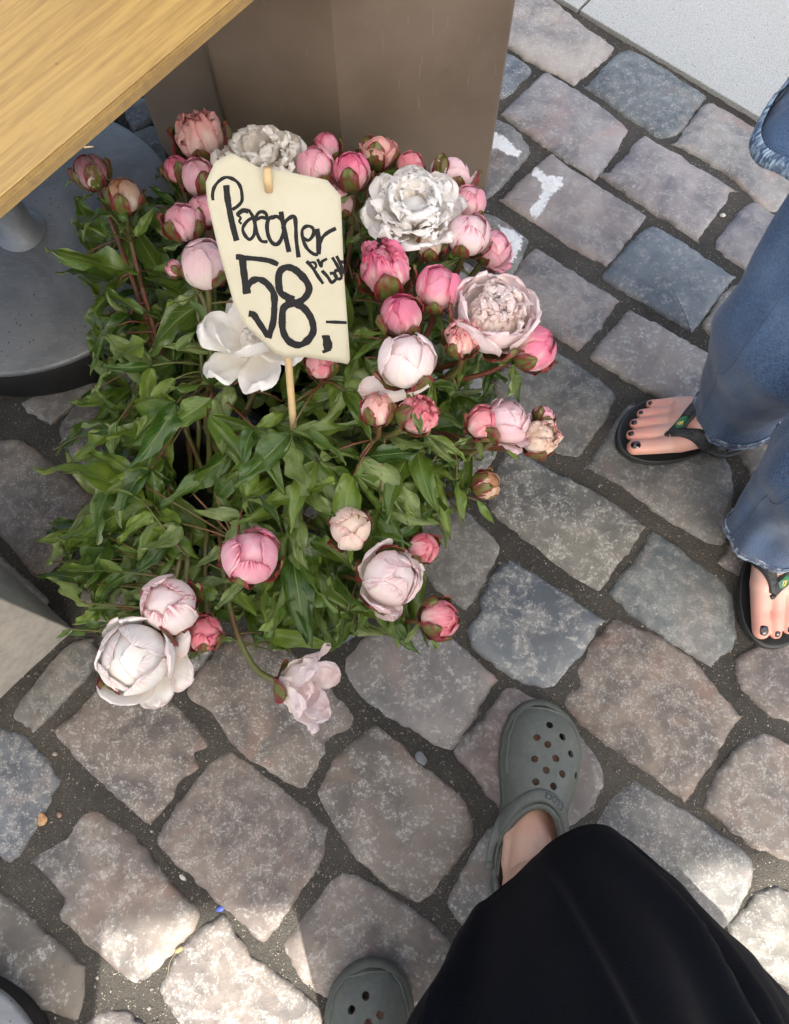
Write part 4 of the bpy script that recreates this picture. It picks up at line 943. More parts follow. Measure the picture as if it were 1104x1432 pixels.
for i in range(len(SIGN)):
    a, b = Vector(SIGN[i]), Vector(SIGN[(i + 1) % len(SIGN)]); n = max(1, int((b - a).length / 6)); out2 += [a.lerp(b, k / n) for k in range(n)]
cpx = Vector((390, 370)); V = []
for s in [i / 14 for i in range(15)][::-1]:
    for p in out2:
        q = cpx.lerp(p, s) if s > 0 else cpx; w3 = onsign(*q); V.append(w3 + SN * curlz(w3))
F = grid_faces(15, len(out2), True); pm = mesh('paper', V, F, [PAPER]); 
bm = bmesh.new(); bm.from_mesh(pm); bmesh.ops.remove_doubles(bm, verts=bm.verts, dist=1e-5); bmesh.ops.recalc_face_normals(bm, faces=bm.faces); bm.to_mesh(pm); bm.free()
po = obj('paper', pm, sg); so = po.modifiers.new('sheet', 'SOLIDIFY'); so.thickness = .0004; so.offset = 0
inkV = []; inkF = []
def stroke(pts, w, sx, sy, ox, oy, wf=None):
    P_ = catmull([Vector((ox + x / sx, oy + y / sy, 0)) for x, y in pts], 8); n = len(P_); b0 = len(inkV)
    for i, p in enumerate(P_):
        t = (P_[min(i + 1, n - 1)] - P_[max(i - 1, 0)]).normalized(); nn = Vector((-t.y, t.x, 0))
        ww = (w if wf is None else wf(i / (n - 1)) * w) / sx / 2 * (1 + .30 * noise.noise(Vector((i * .16, ox + pts[0][0], 0))) + .10 * noise.noise(Vector((i * .8, pts[0][1], 5))))
        for sgn in (-1, -.33, .33, 1):
            q = p + nn * ww * sgn; w3 = onsign(q.x, q.y); inkV.append(w3 + SN * (curlz(w3) + .00045 + .00001 * len(inkV) / 400))
    for i in range(n - 1):
        for j in range(3): a = b0 + i * 4 + j; inkF.append((a, a + 1, a + 5, a + 4))
s1 = (1104 / 220,) * 2 + (280, 230)
for pts, w_ in [([(92, 252), (88, 215), (98, 165), (130, 120), (175, 92), (220, 98), (262, 125), (285, 165), (294, 215), (292, 260), (262, 295), (225, 318)], 17), ([(184, 145), (190, 220), (208, 330), (232, 440), (258, 535)], 30),
    ([(345, 330), (300, 320), (260, 350), (285, 375), (275, 400), (292, 418)], 12), ([(262, 352), (300, 325), (340, 330)], 24), ([(340, 320), (372, 370), (384, 430), (380, 490), (350, 525), (318, 500), (300, 450), (330, 400), (372, 372)], 17), ([(372, 400), (430, 372), (466, 378), (462, 345), (430, 332), (400, 355), (388, 410), (400, 480), (430, 535), (475, 540)], 17),
    ([(520, 370), (485, 380), (470, 430), (480, 500), (510, 550), (545, 555), (575, 510), (590, 450), (575, 390), (540, 365), (510, 372)], 20), ([(568, 330), (580, 400), (600, 500), (625, 612)], 24), ([(580, 450), (600, 400), (640, 368), (665, 370), (672, 430), (676, 530), (692, 650)], 20),
    ([(715, 505), (760, 530), (795, 490), (790, 445), (750, 432), (718, 460), (722, 520), (750, 585), (795, 625), (830, 630)], 17), ([(820, 450), (832, 530), (832, 630)], 26), ([(835, 560), (860, 510), (900, 475), (955, 448)], 20)]: stroke(pts, w_ * 1.42, *s1)
s2 = (1104 / 180,) * 2 + (320, 340)
for pts, w_ in [([(62, 118), (120, 118), (130, 125), (250, 135), (350, 150), (425, 182)], 36), ([(118, 110), (125, 200), (140, 320), (158, 438)], 52), ([(165, 370), (205, 325), (260, 312), (320, 340), (370, 400), (392, 460), (392, 560), (385, 660), (365, 740), (340, 815)], 46), ([(172, 604), (215, 615), (260, 680), (320, 770), (342, 800)], 44),
    ([(560, 485), (500, 460), (445, 420), (430, 350), (430, 280), (450, 230), (500, 205), (560, 220), (620, 270), (675, 340), (690, 400), (660, 460), (600, 505), (520, 520), (470, 560), (460, 640), (465, 740), (500, 820), (560, 865), (620, 870), (680, 830), (725, 760), (720, 680), (690, 610), (640, 550), (570, 510), (500, 470)], 50),
    ([(668, 152), (720, 210), (770, 290), (812, 350)], 24), ([(690, 165), (735, 165), (750, 195), (735, 222)], 18), ([(762, 135), (795, 200), (800, 160), (845, 132)], 22), ([(800, 235), (850, 290), (885, 338), (925, 300), (900, 260), (868, 262)], 24), ([(950, 240), (920, 235), (912, 280), (945, 310), (975, 290)], 22), ([(888, 120), (930, 190), (975, 290)], 22), ([(925, 108), (960, 180), (990, 265)], 24), ([(940, 170), (965, 160), (990, 165)], 22),
    ([(835, 674), (900, 676), (1012, 680)], 22), ([(800, 800), (860, 798)], 16), ([(835, 800), (848, 860), (855, 912)], 62), ([(805, 938), (880, 912)], 22)]: stroke(pts, w_ * 1.22, *s2)
lm = mesh('lettering', inkV, inkF, [INK], False)
obj('lettering', lm, sg)
A_ = onsign(376, 267) + SN * .002; top = onsign(374, 234, .010); dirs = (A_ - top).normalized()
bot = at(412, 612, .26); mid_ = onsign(403, 500, -.006)
V, F = tube([top, A_ - SN * .0035], .0046, 12); tube([onsign(378, 270, -.009), mid_ - SN * .004, bot, bot + (bot - mid_).normalized() * .10], .0046, 12, True, V, F)
obj('stick', mesh('stick', V, F, [WOODST]), sg)

# ------------------------------------------------------------------ feet and bodies
def capsule_mesh(caps):
    V = []; F = []
    for p0, r0, p1, r1 in caps:
        p0, p1 = Vector(p0), Vector(p1); d = (p1 - p0); L = d.length; d = d.normalized() if L > 1e-6 else Vector((1, 0, 0))
        pts = []; rad = []
        for k in range(7): a = pi / 2 * (1 - k / 6); pts.append(p0 - d * r0 * sin(a)); rad.append(max(r0 * cos(a), r0 * .02))
        for k in range(7): a = pi / 2 * k / 6; pts.append(p1 + d * r1 * sin(a)); rad.append(max(r1 * cos(a), r1 * .02))
        tube(pts, rad, 20, True, V, F)
    return V, F
def remesh(name, V, F, vox, mat, it=6):
    m = mesh('tmp', V, F); o = bpy.data.objects.new('tmp', m); col.objects.link(o)
    r = o.modifiers.new('r', 'REMESH'); r.mode = 'VOXEL'; r.voxel_size = vox; r.use_smooth_shade = True
    s = o.modifiers.new('s', 'SMOOTH'); s.factor = .5; s.iterations = it
    dg = bpy.context.evaluated_depsgraph_get(); me = bpy.data.meshes.new_from_object(o.evaluated_get(dg)); bpy.data.objects.remove(o)
    me.name = name; me.materials.clear(); me.materials.append(mat); me.polygons.foreach_set('use_smooth', [True] * len(me.polygons)); return me
TOES = [((.168, .027, .018), .0165, (.208, .028, .0135), .0125, (.232, .026, .0125), .0128), ((.172, .006, .018), .0125, (.212, .006, .016), .0095, (.232, .0045, .0105), .0092),
        ((.168, -.011, .017), .012, (.203, -.0125, .0155), .0088, (.223, -.014, .010), .0088), ((.160, -.027, .016), .0115, (.192, -.029, .0145), .0084, (.209, -.030, .0095), .0084), ((.148, -.041, .015), .011, (.176, -.044, .0125), .0080, (.191, -.045, .0095), .0082)]
def foot_caps(side, ankle_dir=(0, 0, 1)):
    c = []; m = side
    def a(p0, r0, p1, r1): c.append(((p0[0], p0[1] * m, p0[2]), r0, (p1[0], p1[1] * m, p1[2]), r1))
    a((.028, 0, .030), .029, (.055, 0, .036), .029); a((.05, .004, .045), .030, (.13, .008, .036), .026); a((.06, .014, .040), .024, (.165, .026, .0205), .0190); a((.05, -.014, .026), .022, (.150, -.036, .0155), .0155)
    a((.045, 0, .070), .029, (.125, .010, .044), .021); a((.09, 0, .038), .028, (.160, -.008, .020), .018); a((.10, -.012, .03), .022, (.155, -.024, .018), .016)
    a((.035, 0, .05), .027, (.040, 0, .095), .031); a((.042, .022, .078), .014, (.044, -.024, .070), .014)
    for k in range(4):
        p, q = TOES[k][0], TOES[k + 1][0]; a(p, TOES[k][1], q, TOES[k + 1][1])
    for t in TOES: a(t[0], t[1], t[2], t[3]); a(t[2], t[3], t[4], t[5])
    return c
def xf(M, caps): return [(M @ Vector(a), r, M @ Vector(b), s) for a, r, b, s in caps]
def person_body(name, feet, knees, hip, vox, par):
    caps = []
    for (M, side), kn, hp in zip(feet, knees, hip):
        caps += xf(M, foot_caps(side)); an = M @ Vector((.040, 0, .095)); sh_ = an.lerp(kn, .12)
        caps += [(an, .031, sh_, .031), (sh_, .031, an.lerp(kn, .6), .050), (an.lerp(kn, .6), .050, kn, .050), (kn, .052, hp, .080)]
    caps.append((hip[0], .085, hip[1], .085)); c_ = (hip[0] + hip[1]) / 2; caps.append((c_, .11, c_ + Vector((0, 0, .10)), .11))
    V, F = capsule_mesh(caps); m = remesh('body', V, F, vox, SKIN, 5)
    co = np.zeros(len(m.vertices) * 3, dtype=np.float32); m.vertices.foreach_get('co', co); co = co.reshape(-1, 3); fl_ = np.zeros(len(co), dtype=np.float32)
    for (M, side) in feet:
        for t in TOES:
            for q_, r_ in ((t[4], .020), (t[2], .016)):
                c3 = np.array(M @ Vector((q_[0], q_[1] * side, q_[2]))); fl_ = np.maximum(fl_, np.exp(-((co - c3) ** 2).sum(1) / r_ ** 2) * .8)
        c3 = np.array(M @ Vector((.02, 0, .03))); fl_ = np.maximum(fl_, np.exp(-((co - c3) ** 2).sum(1) / .04 ** 2) * .6)
    at_ = m.attributes.new('flush', 'FLOAT', 'POINT'); at_.data.foreach_set('value', fl_)
    o = obj('body', m, par, Matrix.Identity(4)); return o, m
def foot_matrix(heel, toe, z):
    d = toe - heel; a = math.atan2(d.y, d.x); return T(heel.x, heel.y, z) @ Rz(a)
def loft(name, rings, mat, parent, n=96, sub=5, fold=0, nf=9, seed=0, capb=True, wr=0, extra=None, uvr=1.0):
    """rings: (centre, rx, ry, yaw, tilt axis vector or None)"""
    R_ = []
    for i in range(len(rings) - 1):
        for k in range(sub): R_.append((i, k / sub))
    R_.append((len(rings) - 1, 0)); V = []; uv = []; ln = 0; pc_ = None
    for (i, t) in R_:
        g = lambda j: rings[max(0, min(len(rings) - 1, j))]
        def it(k):
            a, b, c, d = [Vector((*g(j)[0], g(j)[1], g(j)[2], g(j)[3])) for j in (i - 1, i, i + 1, i + 2)]
            return .5 * ((2 * b) + (c - a) * t + (2 * a - 5 * b + 4 * c - d) * t * t + (3 * b - a - 3 * c + d) * t ** 3)
        q = it(0); nm = Vector(g(i)[4]).lerp(Vector(g(i + 1)[4]), t).normalized(); c_ = Vector(q[:3])
        if pc_ is not None: ln += (c_ - pc_).length
        pc_ = c_
        ex = (Vector((cos(q[5]), sin(q[5]), 0))); ex = (ex - nm * ex.dot(nm)).normalized(); ey = nm.cross(ex)
        lv = ln
        for k in range(n):
            a = 2 * pi * k / n
            f_ = 1 + fold * (noise.noise(Vector((cos(a) * nf * .25 + seed, sin(a) * nf * .25, lv * 1.3))) * 1.6)
            pos = c_ + ex * cos(a) * q[3] * f_ + ey * sin(a) * q[4] * f_
            if wr: pos += (pos - c_).normalized() * wr * noise.noise(Vector((pos.x * 9, pos.y * 9, pos.z * 22 + seed)))
            if extra: pos = extra(pos, a, lv)
            V.append(pos); uv.append((k / n * uvr, lv))
    F = grid_faces(len(R_), n, True)
    m = mesh(name, V, F, [mat], uv=uv); return obj(name, m, parent), V, n, len(R_)

def strap_surface(bv, path, hw, lift=.0022, side=None):
    """ribbon that lies on the foot: returns list of rows of 5 points"""
    P_ = catmull(path, 8); rows = []
    for i, p in enumerate(P_):
        t = (P_[min(i + 1, len(P_) - 1)] - P_[max(i - 1, 0)]); t.z = 0; t.normalize(); nn = Vector((-t.y, t.x, 0)); row = []
        h = hw if not callable(hw) else hw(i / (len(P_) - 1))
        for s in (-1, -.5, 0, .5, 1):
            q = p + nn * h * s; hit = bv.ray_cast(Vector((q.x, q.y, p.z + .06)), Vector((0, 0, -1)), .2)
            z = max(hit[0].z if hit[0] and hit[0].z > p.z - .02 else -9, p.z - .0); row.append(Vector((q.x, q.y, z + lift)))
        rows.append(row)
    for _ in range(5):
        for i in range(1, len(rows) - 1):
            for j in range(5): rows[i][j].z = max(rows[i][j].z, .5 * rows[i][j].z + .25 * (rows[i - 1][j].z + rows[i + 1][j].z))
    return rows
def S_eval(rows, u, v, off=0):
    n = len(rows) - 1; x = max(0, min(n - 1e-4, u * n)); i = int(x); t = x - i; y = max(0, min(3.999, (v * .5 + .5) * 4)); j = int(y); s = y - j
    p = rows[i][j].lerp(rows[i + 1][j], t).lerp(rows[i][j + 1].lerp(rows[i + 1][j + 1], t), s)
    n_ = (rows[i + 1][j] - rows[i][j]).cross(rows[i][j + 1] - rows[i][j]).normalized(); n_ = n_ if n_.z > 0 else -n_
    return p + n_ * off
def ribbon(name, rows, th, mat, parent):
    V = []; 
    for i, r in enumerate(rows):
        n_ = [(S_eval(rows, i / (len(rows) - 1), -1 + .5 * j, .001) - S_eval(rows, i / (len(rows) - 1), -1 + .5 * j)).normalized() for j in range(5)]
        up = [r[j] + n_[j] * (th if 0 < j < 4 else th * .35) for j in range(5)]; V += up + [r[j] - n_[j] * .001 for j in (4, 3, 2, 1, 0)]
    F = grid_faces(len(rows), 10, True); F += [tuple(range(10))[::-1], tuple(range(len(V) - 10, len(V)))]
    m = mesh(name, V, F, [mat]); bm = bmesh.new(); bm.from_mesh(m); bmesh.ops.recalc_face_normals(bm, faces=bm.faces); bm.to_mesh(m); bm.free()
    return obj(name, m, parent)
def text_on(name, txt, rows, u0, u1, v0, v1, mat, parent, th, flip=False):
    cu = bpy.data.curves.new('t', 'FONT'); cu.body = txt; cu.size = 1; o = bpy.data.objects.new('t', cu); col.objects.link(o)
    dg = bpy.context.evaluated_depsgraph_get(); me = bpy.data.meshes.new_from_object(o.evaluated_get(dg)); bpy.data.objects.remove(o)
    bm = bmesh.new(); bm.from_mesh(me); bmesh.ops.subdivide_edges(bm, edges=bm.edges[:], cuts=1); bm.to_mesh(me); bm.free()
    xs_ = [v.co.x for v in me.vertices]; ys_ = [v.co.y for v in me.vertices]; x0, x1, y0, y1 = min(xs_), max(xs_), min(ys_), max(ys_)
    for v in me.vertices:
        a, b = (v.co.x - x0) / (x1 - x0), (v.co.y - y0) / (y1 - y0)
        if flip: a, b = 1 - a, 1 - b
        v.co = S_eval(rows, u0 + (u1 - u0) * a, v0 + (v1 - v0) * b, th)
    me.name = name; me.materials.clear(); me.materials.append(mat); return obj(name, me, parent)
def flipflop(M, side, body_mesh, parent, label=None):
    ff = obj('flip_flop', None, parent, M) if False else None
    out = [(-.008, 0), (-.002, .026), (.03, .033), (.07, .030), (.11, .034), (.15, .047), (.19, .050), (.225, .043), (.247, .026), (.252, .004), (.243, -.022), (.222, -.045), (.19, -.058), (.15, -.056), (.11, -.046), (.06, -.037), (.02, -.033), (-.002, -.022)]
    cp = catmull([Vector((x, y * side, 0)) for x, y in out], 4, True); V = []
    for (z, s) in ((-.0130, .985), (-.0122, 1), (-.0090, 1.0), (-.0082, .988), (-.0065, .988), (-.0058, 1), (-.0015, 1.0), (0, .99), (-.0002, .955), (-.0016, .94), (-.002, .5), (-.002, .02)):
        for p in cp: V.append(M @ (Vector((.12 + (p.x - .12) * s, p.y * s, z))))
    m = mesh('flip_flop', V, grid_faces(12, len(cp), True) + [tuple(range(len(cp)))], [RUBBER]); bm = bmesh.new(); bm.from_mesh(m); bmesh.ops.recalc_face_normals(bm, faces=bm.faces); bm.to_mesh(m); bm.free()
    ff = obj('flip_flop', m, parent)
    bv = BVHTree.FromPolygons([v.co for v in body_mesh.vertices], [tuple(p.vertices) for p in body_mesh.polygons])
    def W_(x, y, z=.0): return M @ Vector((x, y * side, z))
    R1 = strap_surface(bv, [W_(.178, .0155, .024), W_(.160, .022, .03), W_(.125, .042, .02), W_(.095, .047, .006), (W_(.055, .036, -.002))], lambda u: .0066 + .0030 * min(1, u * 2.2), .0016)
    R2 = strap_surface(bv, [W_(.178, .0155, .024), W_(.162, .004, .03), W_(.130, -.024, .025), W_(.098, -.042, .010), W_(.055, -.038, -.002)], lambda u: .0066 + .0030 * min(1, u * 2.2), .0018)
    ribbon('strap', R1, .0028, RUBBER, ff); ribbon('strap', R2, .0028, RUBBER, ff)
    V, F = tube([W_(.181, .0155, .028), W_(.186, .0155, .018), W_(.188, .0155, -.003)], [.0058, .0036, .0036], 10); obj('toe_post', mesh('toe_post', V, F, [RUBBER]), ff)
    jz = S_eval(R1, 0, 0).z; blob_ = []
    c3 = W_(.174, .0155, 0); c3.z = jz + .0015
    V, F = lathe([(0, -.004), (.006, -.003), (.0082, 0), (.0062, .0022), (0, .0030)], 16, c3); obj('strap_joint', mesh('strap_joint', V, F, [RUBBER]), ff)
    # raised zigzag on the inner arm, raised word on the outer arm
    V = []; F = []
    for off in (-.45, .15):
        pts = [S_eval(R1, .10 + .85 * i / 40, off + .28 * (1 if i % 4 in (1, 2) else -1), .0032) for i in range(41)]; tube(pts, .0006, 5, True, V, F)
    obj('strap_relief', mesh('strap_relief', V, F, [RUBBERL]), ff)
    flip = side < 0
    if side > 0: text_on('strap_lettering', 'havaianas', R2, .82, .34, .6, -.6, RUBBERL, ff, .0034, True)
    else: text_on('strap_lettering', 'havaianas', R2, .34, .82, -.6, .6, RUBBERL, ff, .0034, True)
    def patch(name, mat, uvs, th):
        V = [S_eval(R2, u, v, th) for u, v in uvs]; m = mesh(name, V, [tuple(range(len(V)))], [mat], False)
        bm = bmesh.new(); bm.from_mesh(m); bmesh.ops.recalc_face_normals(bm, faces=bm.faces); 
        for f_ in bm.faces:
            if f_.normal.z < 0: f_.normal_flip()
        bm.to_mesh(m); bm.free(); obj(name, m, ff)
    uc, du = .235, .085
    patch('emblem_field', FGREEN, [(uc - du, 0), (uc - du * .5, -.86), (uc + du * .7, -.86), (uc + du * 1.15, 0), (uc + du * .7, .86), (uc - du * .5, .86)], .0032)
    patch('emblem_diamond', FYEL, [(uc - du * .62, 0), (uc, -.68), (uc + du * .62, 0), (uc, .68)], .0043)
    patch('emblem_disc', FBLUE, [(uc + du * .32 * cos(a), .34 * sin(a)) for a in [i * pi / 8 for i in range(16)]], .0051)
    patch('emblem_band', FWHITE, [(uc - du * .28, -.16), (uc - du * .24, -.26), (uc + du * .28, .14), (uc + du * .24, .26)], .0055)
    return ff
def nails(M, side, parent, body_mesh):
    bv = BVHTree.FromPolygons([v.co for v in body_mesh.vertices], [tuple(p.vertices) for p in body_mesh.polygons])
    for k, t in enumerate(TOES):
        tip = Vector(t[4]); r = t[5]; rx, ry = (.0078, .0068) if k == 0 else ((.0044, .0042) if k < 3 else (.0032, .0034))
        cx_ = tip.x + r * (.12 if k == 0 else .32); V = []; n, mm = 9, 9
        for i in range(n):
            for j in range(mm):
                u = -1 + 2 * i / (n - 1); v = -1 + 2 * j / (mm - 1); sq = sqrt(max(.0, 1 - .5 * v * v * (1 if u > 0 else .55))); sv = sqrt(max(0, 1 - .5 * u * u * (1 if u > 0 else .4)))
                p = M @ Vector((cx_ + rx * u * sq, (tip.y + ry * v * sv) * side, tip.z + .04)); h = bv.ray_cast(p, Vector((0, 0, -1)), .08)
                z = h[0].z if h[0] else p.z - .04; e = max(abs(u), abs(v)); V.append((p.x, p.y, z + (.0009 if e < .99 else -.0004)))
        m = mesh('toenail', V, grid_faces(n, mm), [NAIL]); bm = bmesh.new(); bm.from_mesh(m); bmesh.ops.recalc_face_normals(bm, faces=bm.faces)
        if sum(f_.normal.z for f_ in bm.faces) < 0: bmesh.ops.reverse_faces(bm, faces=bm.faces)
        bm.to_mesh(m); bm.free(); obj('toenail', m, parent)

# --- person in jeans
jp = empty('person', tuple(at(1080, 700))); tag(jp, 'person in blue flared jeans and black flip flops standing at the right edge', 'person')
h1, t1, h2, t2 = at(1066, 594, .01), at(866, 613, .01), at(1077, 716, .01), at(1081, 902, .01)
M1 = foot_matrix(t1 + (h1 - t1).normalized() * .258, t1, .0190) @ S(1.05); M2 = foot_matrix(t2 + (h2 - t2).normalized() * .258, t2, .0190) @ S(1.05)
k1, k2 = at(1165, 408, .45), at(1250, 610, .45); hp1, hp2 = Vector((.70, .78, .86)), Vector((.76, .62, .86))
ob, bmesh_ = person_body('body', [(M1, 1), (M2, -1)], [k1, k2], [hp1, hp2], .0021, jp)
ob.color = (.66, .42, .35, 1)
nails(M1, 1, ob, bmesh_); nails(M2, -1, ob, bmesh_)
flipflop(M1, 1, bmesh_, jp); flipflop(M2, -1, bmesh_, jp)
def axis(a, b): return (b - a).normalized()
def leg(c0, c1, c2, c3, r0, r1, r2, r3, seed, tiltn):
    rings = [(c0, r0[0], r0[1], r0[2], tiltn), (c0.lerp(c1, .35), r0[0] * .97, r0[1] * .97, r0[2], tiltn), (c1, *r1, (axis(c0, c1) + Vector((0, 0, .3))).normalized()), (c2, *r2, axis(c1, c2)), (c3, *r3, Vector((0, 0, 1)))]
    o, V, n, nr = loft('jeans_leg', rings, DENIM, jp, n=120, sub=10, fold=.07, nf=7, seed=seed, wr=.006, uvr=.45, extra=lambda p, a, l: p + Vector((cos(a + .3), sin(a + .3), 0)) * (.0095 * sin(a * 2 + l * 34 + 2.5 * noise.noise(Vector((cos(a) * 1.5, sin(a) * 1.5, l * 7 + seed)))) * min(1, l * 14) * (.4 + .6 * noise.noise(Vector((cos(a), sin(a), l * 4))))))
    # hem: thicker puckered band round the opening plus its thread
    hv = []; hf = []
    c_ = sum((Vector(v) for v in V[:n]), Vector()) / n; uv = []
    prof = [(.0006, .014), (.0026, .0125), (.0034, .006), (.0030, .0005), (.0008, -.0016), (-.0016, 0), (-.0016, .012)]
    upn = Vector(tiltn).normalized()
    for (o_, z_) in prof:
        for k in range(n * 2):
            p = Vector(V[(k // 2) % n]).lerp(Vector(V[((k + 1) // 2) % n]), .5 if k % 2 else 0); d = (p - c_).normalized()
            pk = .0007 * sin(k * .95 + 3 * noise.noise(Vector((k * .06, seed, 0)))); hv.append(p + d * (o_ + (pk if o_ > .002 else 0)) + upn * (z_ + pk * .6)); uv.append((k / (2 * n) * .45, z_ * 20))
    m = mesh('hem', hv, grid_faces(len(prof), n * 2, True), [HEM], uv=uv); obj('hem', m, o)
    V2 = []; F2 = []
    for k in range(0, n * 2, 3):
        q = [hv[n * 2 * 1 + (k + j) % (n * 2)] + (hv[n * 2 * 1 + (k + j) % (n * 2)] - c_).normalized() * .0006 - upn * .001 for j in range(3)]; tube(q, .0008, 5, True, V2, F2)
    for s_ in (.0, .0045):
        for kk in (62, ):
            V3, F3 = tube([Vector(V[i * n + kk]) + (Vector(V[i * n + kk]) - Vector(V[i * n + (kk + 60) % n])).normalized() * .0004 + Vector((0, s_, 0)) for i in range(1, nr)], .0007 if s_ == 0 else .0005, 5); obj('seam', mesh('seam', V3, F3, [DENIM if s_ == 0 else THREAD]), o)
    obj('hem_stitching', mesh('hem_stitching', V2, F2, [THREAD]), o)
    return o
c0 = at(1031, 580, .062); leg(c0, at(1072, 505, .25), at(1165, 408, .45), hp1, (.073, .060, .15), (.078, .078, .2), (.090, .09, .3), (.12, .12, 0), 3.1, Vector((-.12, .10, 1)).normalized())
c0 = at(1086, 744, .060); leg(c0, at(1150, 668, .25), at(1250, 610, .45), hp2, (.073, .062, .1), (.078, .078, .2), (.090, .09, .3), (.12, .12, 0), 8.4, Vector((-.05, .10, 1)).normalized())
# denim jacket whose flared front corner enters at the upper right
hemp = [at(*p, .62) for p in [(1104, 118), (1078, 150), (1060, 182), (1054, 205), (1066, 228), (1104, 246), (1180, 300), (1300, 420), (1480, 560), (1750, 560), (1850, 250), (1700, -60), (1450, -150), (1220, -60)]]
hc = catmull(hemp, 8, True); n = len(hc); cc_ = Vector((.70, .70, 0)); V = []; uv = []
for i in range(14):
    t = i / 13; z = .62 + .56 * t
    for k, p in enumerate(hc):
        a = 2 * pi * k / n; tgt = Vector((.72 + .17 * cos(math.atan2(p.y - .7, p.x - .72)), .70 + .13 * sin(math.atan2(p.y - .7, p.x - .72)), 0)); s = min(1, t * 1.5) ** .8
        q = Vector((p.x, p.y, 0)).lerp(tgt, s); V.append((q.x, q.y, z + .004 * noise.noise(Vector((k * .2, i, 0))))); uv.append((k / n * 1.4, t * .56))
jk = obj('denim_jacket', mesh('denim_jacket', V, grid_faces(14, n, True) + [tuple(range(13 * n, 14 * n))], [DENIM], uv=uv), jp)
hv = []; uv = []; NN = n * 5; cpj = Vector((.72, .70, .62))
for (o_, z_) in ((.0, .016), (.004, .014), (.005, .006), (.004, -.001), (.0, -.003), (-.003, .0), (-.003, .014)):
    for k in range(NN):
        x = k / 5; i = int(x); p = hc[i % n].lerp(hc[(i + 1) % n], x - i); d = (p - cpj); d.z = 0; d.normalize(); pk = .0012 * sin(k * 1.1)
        hv.append(p + d * (o_ + (pk if o_ > .003 else 0)) + Vector((0, 0, z_ + pk * .5))); uv.append((k / NN * 1.4 + z_ * .8, z_ * 20))
obj('hem', mesh('hem', hv, grid_faces(7, NN, True), [HEM], uv=uv), jk)

# --- photographer
pp = empty('person', tuple(at(640, 1330))); tag(pp, 'person in a long black skirt and grey green clogs at the bottom', 'person')
ctoe, cheel = at(770, 985, .035), at(722, 1285, .03)
cd_ = (ctoe - cheel); cd_.z = 0; CL = .272; print('clog len', cd_.length)
org = ctoe - cd_.normalized() * cd_.length; CLs = cd_.length / .272
ca = math.atan2(cd_.y, cd_.x)
MC1 = T(org.x, org.y, .004) @ Rz(ca) @ S(CLs)
t2_ = at(508, 1347, .035); d2 = Vector((-.12, 1, 0)).normalized(); o2 = t2_ - d2 * .272 * CLs; MC2 = T(o2.x, o2.y, .004) @ Rz(math.atan2(d2.y, d2.x)) @ S(CLs)
